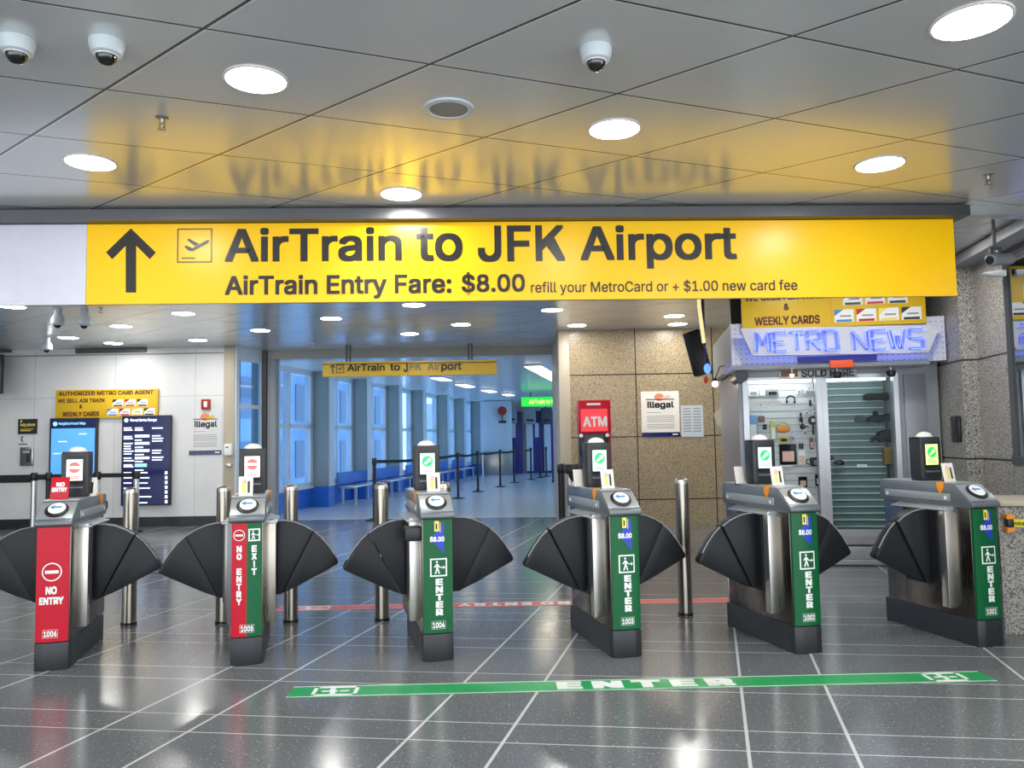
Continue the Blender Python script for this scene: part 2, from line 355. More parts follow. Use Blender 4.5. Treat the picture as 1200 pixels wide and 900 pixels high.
    def ring(s, c, r0, r1, y, seg=24, fn=None):
        for i in range(seg):
            a, b = 2 * math.pi * i / seg, 2 * math.pi * (i + 1) / seg
            s.poly([(c[0] + r * math.cos(t), c[1] + r * math.sin(t)) for r, t in ((r0, a), (r1, a), (r1, b), (r0, b))], y, fn)
        return s
    def xform(s, m): bmesh.ops.transform(s.bm, matrix=m, verts=s.bm.verts[:]); return s
    def build(s, name, m, parent=None, loc=None, rotz=None, smooth=True):
        me = bpy.data.meshes.new(name); s.bm.to_mesh(me); s.bm.free(); me.materials.append(m)
        if smooth:
            for p in me.polygons: p.use_smooth = True
            me.set_sharp_from_angle(angle=math.radians(32))
        o = bpy.data.objects.new(name, me); COL.objects.link(o)
        if parent: o.parent = parent
        if loc is not None: o.location = loc
        if rotz is not None: o.rotation_euler.z = rotz
        return o
def tag(o, label, cat, group=None):
    o['label'] = label; o['category'] = cat
    if group: o['group'] = group
    return o
def thing(name, label, cat, loc=(0, 0, 0), rotz=0., group=None):
    o = bpy.data.objects.new(name, None); COL.objects.link(o); o.empty_display_size = .1
    o.location = loc; o.rotation_euler = (0, 0, rotz); return tag(o, label, cat, group)
def struct(name, mb, m, loc=None, rotz=None):
    o = mb.build(name, m, None, loc, rotz); o['kind'] = 'structure'; return o
def copy_tree(o, parent=None):
    c = o.copy(); COL.objects.link(c)
    if parent: c.parent = parent
    for ch in list(o.children): copy_tree(ch, c)
    return c

# ================================================================== the hall
HC = 3.15
YB, YG, YP = 14.15, 12.85, 14.95        # white wall, granite wall, portal to the passage
struct('floor', MB().box(-13, 8, -3, 15.2, -.1, 0), M['floor'])
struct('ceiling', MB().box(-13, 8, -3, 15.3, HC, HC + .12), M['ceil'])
WB = Frame(0, YB); GW = Frame(0, YG); PF = Frame(0, YP)
xl = WB.hit(262, 510)[0]
struct('wall_back', MB().box(-13, xl, YB, YB + .25, 0, HC), M['wall'])
struct('wall_left', MB().box(-13.2, -13, -3, YB, 0, HC), M['wall'])
struct('baseboard_back', MB().box(-13, xl, YB - .02, YB, 0, .17), M['black'])
xj = WB.hit(275, 510)[0]
struct('trim_1', MB().box(xl, xj, YB - .02, YB + .3, 0, HC, .01), M['jamb'])
struct('trim_2', MB().box(WB.hit(90, 405)[0], WB.hit(172, 405)[0], YB - .05, YB, HC - .085, HC - .005).box(WB.hit(0, 408)[0] - 1.5, WB.hit(14, 408)[0], YB - .25, YB, HC - .05, HC - .005), M['greyd'])
struct('trim_3', MB().box(-13, xl, YB - .03, YB, HC - .125, HC - .105), M['grey'])
# granite wall and its stone end
xg0 = GW.hit(669, 500)[0]; xg1 = GW.hit(656, 500)[0]
struct('wall_right', MB().box(xg0, 8, YG, YG + .3, 0, HC), M['granite'])
struct('trim_4', MB().box(xg1, xg0, YG - .02, YP + .1, 0, HC, .01), M['jamb'])
# portal: header, left black post and grey jamb, glass side light
xp0 = PF.hit(307, 510)[0]; xp1 = PF.hit(313, 510)[0]; xp2 = PF.hit(323, 510)[0]; xpr = xg1 + .02
zh = PF.hit(480, 418)[1]
struct('trim_5', MB().box(xp1, xpr, YP, YP + .2, zh, HC), M['hdr'])
struct('trim_6', MB().box(xp0, xp1, YP - .06, YP + .2, 0, HC), M['black'])
struct('trim_7', MB().box(xp1, xp2, YP - .02, YP + .22, 0, zh, .01), M['grey'])
sx0, sx1 = xj, xp0
sl = math.hypot(sx1 - sx0, YP - YB); sa = math.atan2(YP - YB, sx1 - sx0)
t = MB().box(0, sl, -.03, .03, 0, .12).box(0, sl, -.03, .03, HC - .25, HC).box(0, .09, -.03, .03, .12, HC - .25).box(sl - .09, sl, -.03, .03, .12, HC - .25).box(.09, sl - .09, -.03, .03, 2.05, 2.12)
wo = struct('window_1', t, M['framew'], (sx0, YB, 0), sa)
MB().box(.09, sl - .09, -.008, .008, .12, 2.05).box(.09, sl - .09, -.008, .008, 2.12, HC - .25).build('pane', M['winglass'], wo)

# ================================================================== passage beyond the portal
ca = math.radians(10.35); CF = Vector((math.sin(ca), math.cos(ca), 0)); CN = Vector((math.cos(ca), -math.sin(ca), 0))
C0 = Vector((-4.07, 17.73, 0))                       # foot of the first pillar on the passage side
CR = -ca                                             # passage frame: local x across, local y along
cz = 3.0
def PW(y): return C0 - CN * .6 + CF * ((y - C0.y) / CF.y)      # outer face of the window wall
def corr(name, mb, m): return struct(name, mb, m, C0, CR)
struct('floor_passage', MB().prism([(xp0 - 1, YP + .12), (xg1 + .1, YP - .3), (8, YP - .3), (8, 38), (PW(38).x, 38), (PW(16).x, 16)], 'z', -.1, .004), M['corr_floor'])
struct('ceiling_passage', MB().prism([(PW(YP - .4).x, YP + .21), (8, YP + .21), (8, 38), (PW(38).x, 38)], 'z', cz, cz + .1), M['corr_ceil'])
stations = [-2.6, 0.0, 2.36, 4.88, 7.2, 10.1, 12.5, 15.2]
corr('wall_passage', MB().box(-.62, -.40, -3.2, 15.6, 0, .46), M['blue_low'])
for i, y0 in enumerate(stations):
    pm = MB().box(-.44, 0, y0, y0 + .30, .46, cz)
    o = corr('trim_%d' % (10 + i), pm, M['pillar_c'])
    MB().box(-.43, .008, y0 - .008, y0 + .308, 0, .46).build('skirting', M['blue_low'], o)
    MB().box(-.06, .012, y0 + .02, y0 + .30, .46, cz).build('corner_strip', M['framew'], o)
for i, (a, b) in enumerate(zip(stations, stations[1:])):
    y0, y1 = a + .30, b; ym = (y0 + y1) / 2
    f = MB()
    for q in ((y0, y0 + .12), (ym - .05, ym + .05), (y1 - .12, y1)): f.box(-.50, -.36, q[0], q[1], .46, 2.96)
    for z0 in (.46, 1.72, 2.88): f.box(-.50, -.36, y0, y1, z0, z0 + .1)
    f.box(-.56, -.34, y0, y1, .42, .47)
    o = corr('window_%d' % (i + 2), f, M['framew'])
    MB().box(-.44, -.42, y0, y1, .5, 2.9).build('pane', M['winglass'], o)
corr('wall_passage_top', MB().box(-.62, -.34, -3.2, 15.6, 2.96, cz + .3), M['corr_ceil'])
fr_ = MB()
for k in range(10): fr_.box(6.3, 6.45, -1.2 + k * 2.0, -1.1 + k * 2.0, 0, cz)
fr_.box(6.3, 6.45, -1.2, 17.2, 0, .3).box(6.3, 6.45, -1.2, 17.2, cz - .2, cz)
o = corr('window_30', fr_, M['framew']); MB().box(6.36, 6.38, -1.2, 17.2, .3, cz - .2).build('pane', M['winglass'], o)  # unseen glass wall, added to bring more blue light into the passage
# building seen through the windows
bm_ = MB().box(-7, -6.6, -8, 24, -2, 9)
fo = corr('wall_outside', bm_, M['facade'])
wn = MB()
for k in range(14):
    for z0 in (.1, 2.3, 4.5):
        wn.box(-6.62, -6.57, -7.6 + k * 2.2, -6.3 + k * 2.2, z0, z0 + 1.4)
wn.build('window', M['facade_win'], fo)
# benches under the windows
def bench(y0, y1, label):
    o = thing('bench', label, 'bench', C0 + CF * ((y0 + y1) / 2) + CN * .28, CR, 'steel benches along the passage windows')
    L = (y1 - y0) / 2
    MB().box(-.2, .2, -L, L, .40, .44, .01).build('seat', M['steel_l'], o)
    for s in (-1, 1): MB().box(-.18, .18, s * (L - .15) - .03, s * (L - .15) + .03, .37, .40).box(-.18, -.13, s * (L - .15) - .025, s * (L - .15) + .025, 0, .38).box(.13, .18, s * (L - .15) - .025, s * (L - .15) + .025, 0, .38).build('leg', M['steel_l'], o)
    MB().box(-.24, -.20, -L, L, .48, .74, .01).build('backrest', M['blue_low'], o)
bench(.35, 2.2, 'steel bench below the passage window nearest the portal')
bench(2.8, 4.6, 'steel bench in the passage, second from the portal')
bench(5.3, 7.0, 'steel bench with blue back in the passage, third from the portal')
bench(7.7, 9.8, 'steel bench with blue back in the passage, fourth from the portal')
bench(10.5, 12.2, 'steel bench with blue back at the far end of the passage windows')
# passage lights
def strip_lamp(px0, py0, px1, py1, wd, label):
    a, b = onz(px0, py0, cz), onz(px1, py1, cz); mid = (a + b) / 2; L = max(.5, (b - a).length) / 2
    o = thing('strip_light', label, 'ceiling light', (mid.x, mid.y, cz - .05), CR, 'long strip lights on the passage ceiling')
    MB().box(-wd, wd, -L, L, .012, .05).build('housing', M['framew'], o)
    MB().box(-wd + .02, wd - .02, -L + .02, L - .02, 0, .014).build('diffuser', M['strip'], o)
for k, (q, lb) in enumerate(zip([(505, 441, 529, 444), (535, 449, 555, 452), (563, 456, 583, 458), (586, 461, 605, 462)],
        ['nearest of the four strip lights over the windowed side', 'second strip light over the windowed side of the passage', 'third strip light over the windowed side of the passage', 'farthest strip light over the windowed side of the passage'])):
    strip_lamp(*q, .16, lb)
strip_lamp(622, 427, 659, 446, .20, 'broad warm strip light on the right of the passage ceiling')
# far end of the passage
YE = 34.0; EF = Frame(0, YE)
struct('wall_end', MB().box(-4, 9, YE, YE + .2, 0, cz), M['corr_wall'])
E2 = Frame(0, 32.2)
a, b, z0, z1 = E2.rect(563, 474, 600, 540)
o = thing('wall_cabinet', 'white panelled cabinet with steel base where the passage windows end', 'cabinet', (0, 32.2, 0))
MB().box(a, b, 0, 1.2, .95, cz - .02, .02).build('panel', M['corr_wall'], o)
MB().box(a + .1, b, .02, 1.2, 0, .95, .02).build('base', M['steel'], o)
for k, q in enumerate([(585, 462, 612, 556), (616, 462, 636, 552), (637, 462, 661, 546)]):
    a, b, z0, z1 = Frame(0, 33.6).rect(*q)
    dd = struct('door_%d' % (k + 1), MB().box(a, b, 33.75, 33.95, 0, 2.6), M['door_b'])
    xm = a + (b - a) * .55
    MB().box(xm, xm + .16, 33.72, 33.75, 1.5, 2.1).build('door_sign', M['framew'], dd)
    MB().box(a + .02, a + .3, 33.70, 33.75, .1, 2.3).build('side_light', M['framew'], dd)
for k, (q, lb) in enumerate(zip([(592, 476, 606, 496), (614, 476, 628, 497), (634, 478, 647, 497)], ['grey equipment box above the leftmost blue door', 'grey equipment box above the middle blue door', 'dark grey equipment box above the rightmost blue door'])):
    a, b, z0, z1 = Frame(0, 33.2).rect(*q)
    o = thing('equipment_box', lb, 'equipment box', (0, 33.2, 0), 0, 'equipment boxes over the blue doors')
    MB().box(a, b, 0, .4, z0, z1, .03).build('housing', M['grey'] if k < 2 else M['greyd'], o)
    MB().box((a + b) / 2 - .03, (a + b) / 2 + .03, .42, .46, z1 - .01, cz).build('hanger', M['greyd'], o)
    MB().box(a + .1, b - .1, -.02, .0, z0 + .12, z0 + .2).build('vent', M['black'], o)
G2 = Frame(0, 27.0)
a, b, z0, z1 = G2.rect(611, 465, 672, 476)
o = thing('exit_sign', 'long green lit sign hanging before the blue doors', 'sign', (0, 27.0, 0))
MB().box(a, b, 0, .15, z0, z1, .01).build('sign_box', M['gsign'], o)
MB().text('AirTrain to terminals', a + .25, b - .1, z0 + .08, z1 - .08, -.004, .02).build('lettering', M['gsign_t'], o)
MB().box(a + .3, a + .34, .05, .09, z1, cz).box(b - .34, b - .3, .05, .09, z1, cz).build('hanger', M['black'], o)
rp = E2.rect(585, 476, 592, 487, -.3)
o = thing('hanging_sign', 'small round red sign on the white cabinet near the blue doors', 'sign', (0, 31.9, 0))
MB().lathe([(.18, 0), (.18, .03)], ((rp[0] + rp[1]) / 2, 0, (rp[2] + rp[3]) / 2), 20, 'y').build('disc', M['alarm'], o)
MB().box((rp[0] + rp[1]) / 2 - .02, (rp[0] + rp[1]) / 2 + .02, .03, .30, rp[2] - .2, rp[3]).box((rp[0] + rp[1]) / 2 - .15, (rp[0] + rp[1]) / 2 + .15, 0, .03, rp[2] - .3, rp[2] - .2).build('bracket', M['black'], o)
o = thing('banner_stand', 'blue and white upright banner at the right edge of the passage', 'banner', (1.55, 26.5, 0.004))
MB().box(-.3, .3, -.15, .15, 0, .06).build('foot', M['black'], o)
MB().box(-.28, .28, -.01, .01, .06, 2.0).build('panel', M['door_b'], o)
MB().box(-.2, .2, -.014, -.01, 1.1, 1.6).build('print', M['corr_wall'], o)

# belt barriers of the passage
def stanchion(p, label, h=1.12, group=None, m='blackm', r=.032, z0=0.004, rb=.17):
    o = thing('belt_stanchion', label, 'barrier post', (p[0], p[1], z0), 0, group)
    MB().lathe([(rb, 0), (rb, .012), (rb * .6, .03), (r, .045)], seg=24).build('base', M['blackm'], o)
    MB().cyl((0, 0, .04), r, h - .16, seg=14).build('post', M[m], o)
    MB().lathe([(r + .006, h - .13), (r + .012, h - .12), (r + .012, h - .02), (r, h)], seg=14).build('belt_head', M['black'], o)
    return o
gq = 'black belt stanchions along the passage'
st = [(-2.52, 14.6), (-1.36, 19.7), (-.98, 22.1), (-.40, 24.3), (.02, 26.5), (.62, 28.4), (.98, 29.5), (1.25, 30.7)]
names = ['nearest the portal, behind the steel bollards', 'second from the portal', 'third from the portal', 'fourth from the portal', 'fifth from the portal', 'third from the far end', 'second from the far end', 'at the far end of the row']
for p, n in zip(st, names): stanchion(p, 'black belt stanchion in the passage, ' + n, 1.12, gq, z0=.004 if p[1] > 15 else 0)
for k, (p, q) in enumerate(zip(st[:5], st[1:6])):
    pts = []
    for i in range(9):
        t_ = i / 8; pts.append(Vector((p[0] + (q[0] - p[0]) * t_, p[1] + (q[1] - p[1]) * t_, 1.055 - .16 * t_ * (1 - t_))))
    m_ = MB()
    for a, b in zip(pts, pts[1:]):
        vs = [m_.bm.verts.new(v) for v in (a + Vector((0, 0, -.03)), b + Vector((0, 0, -.03)), b + Vector((0, 0, .03)), a + Vector((0, 0, .03)))]
        m_.bm.faces.new(vs)
    bmesh.ops.solidify(m_.bm, geom=m_.bm.faces[:], thickness=.004)
    tag(m_.build('barrier_belt', M['belt']), ['black belt sagging from the stanchion nearest the portal', 'black belt between the second and third passage stanchions', 'black belt between the third and fourth passage stanchions', 'black belt between the fourth and fifth passage stanchions', 'black belt between the fifth passage stanchion and the next'][k], 'barrier belt', 'belts of the passage barrier')
# barriers before the white wall
LB = Frame(0, 13.3)
gl = 'belt stanchions before the white wall'
xs = [LB.hit(px, 560)[0] for px in (-40, 40, 57, 114, 160)]
for x, n, m_ in zip(xs[1:], ['silver belt stanchion before the white wall, leftmost', 'black belt stanchion just left of the blue map display', 'silver belt stanchion under the right edge of the map display', 'slim silver belt stanchion before the navy timetable display'], ('steel_l', 'blackm', 'steel_l', 'steel_l')):
    stanchion((x, 13.3), n, 1.0, gl, m_, .045 if m_ == 'steel_l' else .04, 0, .11)
tag(MB().box(xs[0], xs[1] - .05, 13.29, 13.31, .84, .97).build('barrier_belt', M['belt']), 'broad black belt at the left edge before the white wall', 'barrier belt')
tag(MB().box(xs[1] + .05, xs[2] - .05, 13.29, 13.31, .88, .97).build('barrier_belt', M['belt']), 'short black belt left of the blue map display', 'barrier belt')
tag(MB().box(xs[2] + .05, xs[3] - .05, 13.29, 13.31, .90, .97).build('barrier_belt', M['belt']), 'black belt crossing before the blue map display', 'barrier belt')
tag(MB().box(xs[3] + .05, xs[4] - .05, 13.29, 13.31, .90, .97).build('barrier_belt', M['belt']), 'black belt between the map display and the timetable display', 'barrier belt')

# ================================================================== big overhead sign
SG = Frame(0, 5.985, 2.4)
o = thing('overhead_sign', 'long lit yellow AirTrain to JFK Airport sign with white left panel', 'sign', SG.world(0), SG.r)
xs0, _, zb_, zt_ = SG.rect(-60, 260, 102, 355)
xA = SG.hit(102, 305)[0]; xB = SG.hit(1119, 304)[0]
zt = (SG.hit(102, 261)[1] + SG.hit(1118, 259)[1]) / 2; zb = (SG.hit(102, 355)[1] + SG.hit(1120, 348.5)[1]) / 2
xW = xA - 1.5
MB().box(xW, xB, .02, .06, zb + .004, zt).build('cabinet', M['greyd'], o)
MB().box(xA, xB, -.005, .02, zb, zt).build('yellow_face', M['sign_y'], o)
MB().box(xW, xA - .004, -.005, .02, zb, zt).build('white_face', M['sign_w'], o)
def sg(x0, y0, x1, y1): return SG.rect(x0, y0, x1, y1)
lt = MB()
def sgt(t_, x0, y0, x1, y1, bold): a, b, c, d = sg(x0, y0, x1, y1); lt.text(t_, a, b, c, d, -.006, bold, depth=.003)
sgt('AirTrain', 264, 267, 471, 307, .018); sgt('to', 488, 267, 542, 306.5, .018); sgt('JFK', 560, 264.5, 662, 307, .018); sgt('Airport', 680, 264, 863, 315, .018)
sgt('AirTrain Entry Fare:', 264, 322, 529, 350.5, .02); sgt('$8.00', 541, 319, 615, 345, .02); sgt('refill your MetroCard or + $1.00 new card fee', 622, 328, 934, 345, .008)
lt.build('lettering', M['ink'], o)
ar = MB()
def P(px, py): return SG.hit(px, py)
ar.prism([P(*q) for q in ((154, 268), (183, 296), (176, 304), (160, 288), (160, 343), (148, 343), (148, 288), (132, 304), (125, 296))], 'y', -.010, -.004)
ar.build('arrow_symbol', M['ink'], o)
pl = MB(); a, b, c, d = sg(208, 268, 249, 308); pl.outline(a, b, c, d, -.0065, .009)
pl.poly([P(*q) for q in ((216, 289), (219, 288), (226, 291), (240, 283), (244, 281), (246, 283), (243, 286), (226, 295), (221, 294))], -.0065)
pl.poly([P(*q) for q in ((219, 281), (222, 280), (234, 286), (229, 289))], -.0065); pl.plate(*sg(213, 302, 229, 303.5), -.0065)
pl.build('plane_symbol', M['ink'], o)
struct('trim_30', MB().box(xW, SG.hit(1128, 253)[0], -.10, .24, zt + .005, zt + .085), M['beam'], SG.world(0), SG.r)
struct('trim_31', MB().box(xW, SG.hit(1128, 253)[0], -.02, .22, zt + .085, HC), M['black'], SG.world(0), SG.r)
struct('trim_32', MB().box(SG.hit(1130, 250)[0], 6.5, -.02, .12, HC - .07, HC), M['trimw'], SG.world(0), SG.r)

# ================================================================== ceiling fittings
def downlight(p, r, label, group):
    o = thing('ceiling_downlight', label, 'ceiling light', (p.x, p.y, HC), 0, group)
    MB().lathe([(r + .012, 0), (r + .012, -.006), (r, -.008), (r, 0)], seg=32).build('rim', M['lamp_rim'], o)
    MB().lathe([(r, -.002), (r, -.005)], seg=32).build('diffuser', M['lamp'], o)
fr = [((300, 93), .14, 'round downlight before the yellow sign, above the word AirTrain'), ((1138, 25), .15, 'largest round downlight, in the top right corner'), ((720, 151), .14, 'round downlight right of the ceiling camera in the middle'),
      ((1031, 192), .145, 'round downlight near the right end of the yellow sign'), ((470, 227), .14, 'round downlight closest over the middle of the yellow sign'), ((106, 190), .14, 'round downlight over the seam of the white and yellow sign panels')]
for p, r, lb in fr: downlight(onz(p[0], p[1], HC), r, lb, 'downlights in the ceiling before the yellow sign')
bk = [(15, 359, 'beyond the white sign panel, at the left edge'), (80, 395.5, 'close to the white wall, leftmost'), (133, 402, 'small, just before the dark slot of the white wall'), (142, 382, 'beyond the sign, right of the pair of ceiling cameras'), (215, 367, 'beyond the arrow of the yellow sign'),
      (232, 398.5, 'close to the white wall, at its right end'), (305, 387, 'over the left post of the portal'), (388, 373, 'before the left rod of the small hanging sign'), (480, 391, 'over the small hanging sign, close to the portal'),
      (485, 357, 'directly beneath the middle of the yellow sign'), (540, 380, 'before the right rod of the small hanging sign'), (647, 363, 'before the stone end of the granite wall'), (676, 381, 'touching the top of the granite wall, left end'),
      (790, 370, 'nearest the hanging monitor, the larger one'), (794, 379.5, 'nearest the hanging monitor, the farther smaller one')]
for x, y, lb in bk: downlight(onz(x, y, HC), .14, 'round downlight ' + lb, 'downlights in the ceiling beyond the yellow sign')
downlight(Vector((2.75, 7.55, HC)), .14, 'unseen downlight added over the left of the kiosk fascia', 'downlights added over the kiosk front')  # two unseen lamps added to brighten the kiosk board and pillar
downlight(Vector((3.85, 7.25, HC)), .14, 'unseen downlight added over the right of the kiosk fascia', 'downlights added over the kiosk front')
for x, y in ((-3.6, .9), (-1.2, 1.2), (1.2, 1.0), (3.6, 1.2), (-2.4, -1.2), (0.2, -1.4), (2.6, -1.3), (-5.6, 2.6), (-6.0, -.6), (-6.2, 6.2), (-8.6, 8.2), (-9.4, 11.6), (4.9, 2.8)):
    downlight(Vector((x, y, HC)), .14, 'round downlight in the ceiling outside the picture', 'downlights of the rest of the hall')
def dome_cam(p, label, s=1.0, group=None, long=False):
    o = thing('dome_camera', label, 'security camera', (p.x, p.y, HC), 0, group)
    h = .05
    if long: MB().lathe([(.045, 0), (.045, -.08), (.075, -.13), (.08, -.16), (.078, -.2)], seg=24).build('stem', M['cam'], o); h = .2
    MB().lathe([(.072 * s, -h + .05), (.072 * s, -h + .03), (.062 * s, -h - .005), (.050 * s, -h - .012)], seg=32).build('housing', M['cam'], o)
    m_ = MB(); pr = [(.043 * s * math.cos(math.radians(t_)), -h - .012 - .043 * s * math.sin(math.radians(t_))) for t_ in range(0, 91, 10)]
    m_.lathe(pr, seg=28).build('dome', M['dome'], o)
    MB().torus((0, 0, -h - .012), .045 * s, .004, 'z', 28).build('ring', M['domering'], o)
dome_cam(onz(20, 47, HC), 'white dome camera in the top left corner', 1.0, 'dome cameras before the sign')
dome_cam(onz(125, 49, HC), 'white dome camera second from the left edge', 1.0, 'dome cameras before the sign')
dome_cam(onz(698, 57, HC), 'white dome camera in the ceiling above JFK Airport', 1.0, 'dome cameras before the sign')
dome_cam(onz(68, 361, HC), 'long-necked ceiling camera under the white sign panel, left of two', 1.0, 'ceiling cameras beyond the sign', True)
dome_cam(onz(99, 362, HC), 'long-necked ceiling camera under the white sign panel, right of two', 1.0, 'ceiling cameras beyond the sign', True)
dome_cam(onz(55, 394.5, HC), 'small far ceiling camera next to the white wall', 1.0, 'ceiling cameras beyond the sign', True)
p = onz(526, 127, HC); o = thing('ceiling_speaker', 'round grey flush speaker in the ceiling above the word to', 'speaker', (p.x, p.y, HC))
MB().lathe([(.135, 0), (.132, -.008), (.105, -.012), (.10, -.006), (.10, 0)], seg=36).build('bezel', M['cam'], o)
MB().lathe([(.10, -.002), (.10, -.007), (.05, -.010)], seg=36).build('grille', M['spk'], o)
def sprinkler(p, label):
    o = thing('sprinkler', label, 'sprinkler', (p.x, p.y, HC), 0, 'fire sprinklers in the ceiling')
    MB().lathe([(.035, 0), (.03, -.006), (.012, -.008), (.010, -.03), (.016, -.032)], seg=16).build('escutcheon', M['steel'], o)
    MB().tube([(-.012, 0, -.03), (-.014, 0, -.05), (0, 0, -.062)], .003, 6).tube([(.012, 0, -.03), (.014, 0, -.05), (0, 0, -.062)], .003, 6).build('frame', M['blackm'], o)
    MB().lathe([(.022, -.062), (.022, -.066)], seg=12).build('deflector', M['steel'], o)
for q, lb in (((190, 138), 'sprinkler head left of the nearest downlight'), ((1158, 205), 'sprinkler head right of the yellow sign end'), ((118, 361), 'sprinkler head beside the long-necked cameras'), ((367, 402), 'sprinkler head before the portal, left of the small sign'), ((609, 382), 'sprinkler head before the portal, right of the small sign')):
    sprinkler(onz(q[0], q[1], HC), lb)

# small hanging sign before the portal
HS = Frame(0, 14.35, 1.5)
o = thing('hanging_sign', 'small yellow AirTrain to JFK Airport sign hanging before the portal', 'sign', HS.world(0), HS.r)
a, b, z0, z1 = HS.rect(378, 421, 582, 443); z0 = (HS.hit(378, 443)[1] + HS.hit(582, 437)[1]) / 2; z1 = (HS.hit(378, 426)[1] + HS.hit(582, 420)[1]) / 2
xm = HS.hit(478, 432)[0]
MB().box(a, xm - .004, 0, .1, z0, z1).build('panel', M['ysign'], o); MB().box(xm + .004, b, 0, .1, z0, z1).build('panel', M['ysign'], o)
MB().box(a, b, -.006, 0, z1 - .05, z1 - .035).build('top_line', M['maroon'], o)
def tx(t_, x0, x1, zz0, zz1, mm, bold=.025):
    xa, xb = HS.hit(x0, 432)[0], HS.hit(x1, 432)[0]; MB().text(t_, xa, xb, z0 + zz0, z0 + zz1, -.007, bold).build('lettering', mm, o)
tx('AirTrain', 407, 451, .09, .22, M['ink']); tx('to', 457, 469, .09, .21, M['ink']); tx('J', 473, 477.5, .06, .22, M['ink']); tx('FK', 480, 494, .09, .22, M['ink_faded']); tx('Air', 501, 516, .09, .22, M['ink_faded']); tx('port', 517, 541, .05, .22, M['ink'])
xa = HS.hit(386, 432)[0]; m_ = MB(); m_.prism([(xa + .06, z0 + .22), (xa + .11, z0 + .17), (xa + .095, z0 + .155), (xa + .07, z0 + .18), (xa + .07, z0 + .05), (xa + .05, z0 + .05), (xa + .05, z0 + .18), (xa + .025, z0 + .155), (xa + .01, z0 + .17)], 'y', -.009, -.003).build('arrow_symbol', M['ink'], o)
xa = HS.hit(394, 432)[0]; m_ = MB(); m_.outline(xa, xa + .14, z0 + .06, z0 + .21, -.007, .012).poly([(xa + .03, z0 + .12), (xa + .06, z0 + .12), (xa + .12, z0 + .16), (xa + .11, z0 + .17), (xa + .05, z0 + .14)], -.007).build('plane_symbol', M['ink'], o)
for px in (408, 551):
    x = HS.hit(px, 412)[0]; MB().box(x - .045, x - .015, .02, .06, z1, HC).box(x + .015, x + .045, .02, .06, z1, HC).build('hanger', M['greyd'], o)

# ================================================================== things on the white wall
W = WB
def wall_thing(F, name, label, cat, group=None): return thing(name, label, cat, (F.o.x, F.o.y, 0), F.r, group)
# yellow agent board
def agent_board(o, x0, x1, z0, z1, d=.05):
    W_, H_ = x1 - x0, z1 - z0
    def X(u): return x0 + W_ * u
    def Z(v): return z1 - H_ * v
    MB().box(x0, x1, -d, -.002, z0, z1, .006).build('board', M['ysign'], o)
    y = -d - .002
    for t_, u0_, u1_, v0_, v1_ in (('AUTHORIZED METRO CARD AGENT', .03, .96, .20, .05), ('WE SELL AIR TRAIN', .02, .48, .45, .31), ('&', .235, .265, .65, .52), ('WEEKLY CARDS', .07, .43, .93, .76)):
        MB().text(t_, X(u0_), X(u1_), Z(v0_), Z(v1_), y, .03).build('lettering', M['maroon'], o)
    MB().plate(X(.492), X(.497), Z(.97), Z(.30), y).build('divider', M['orange'], o)
    cards = [(.56, .36), (.68, .36), (.80, .36), (.51, .68), (.63, .68), (.75, .68), (.87, .68)]
    cc = [M['black'], M['red'], M['black'], M['lblue'], M['red'], M['yel'], M['black']]
    for (u, v), c_ in zip(cards, cc):
        e = MB().plate(X(u), X(u + .105), Z(v + .24), Z(v), y).build('card_picture', M['white'], o)
        MB().poly([(X(u), Z(v)), (X(u), Z(v + .12)), (X(u + .05), Z(v))], y - .001).plate(X(u + .01), X(u + .095), Z(v + .235), Z(v + .19), y - .001).build('print', c_, e)
        MB().plate(X(u + .03), X(u + .09), Z(v + .14), Z(v + .11), y - .001).build('print', M['greytxt'], e)
o = wall_thing(W, 'notice_board', 'yellow Authorized Metro Card Agent board on the white wall', 'sign')
a, b, z0, z1 = W.rect(67, 456.5, 186, 490); agent_board(o, a, b, z0, z1)
# map display
o = wall_thing(W, 'map_display', 'tall lit display with a light blue map on the white wall', 'screen')
a, b, z0, z1 = W.rect(60.5, 490, 116, 601)
MB().box(a, b, -.09, -.024, z0, z1, .01).box(a + .2, b - .2, -.03, -.001, z0 + .3, z1 - .2).build('housing', M['black'], o)
MB().plate(a + .02, b - .02, z0 + .02, z1 - .02, -.093).build('screen', M['navy'], o)
MB().plate(*W.rect(63, 502, 114, 575), -.095).build('map', M['cyan'], o)
m_ = MB().text('Neighborhood Map', a + .16, b - .2, z1 - .13, z1 - .07, -.095, .01); m_.disc((a + .10, z1 - .10), .04, -.095, 14).build('header_text', M['scr_txt2'], o)
m_ = MB()
for px, py, L in ((72, 517, 10), (75, 530, 5), (96, 508, 9), (66, 531, 8), (92, 540, 14), (80, 552, 9), (101, 562, 8)): m_.plate(*W.rect(px, py, px + L, py + 1), -.096)
m_.build('map_lines', M['scr_txt'], o)
MB().text('Help Point', a + .08, a + .45, z0 + .18, z0 + .24, -.095, .01).build('footer_text', M['scr_txt2'], o)
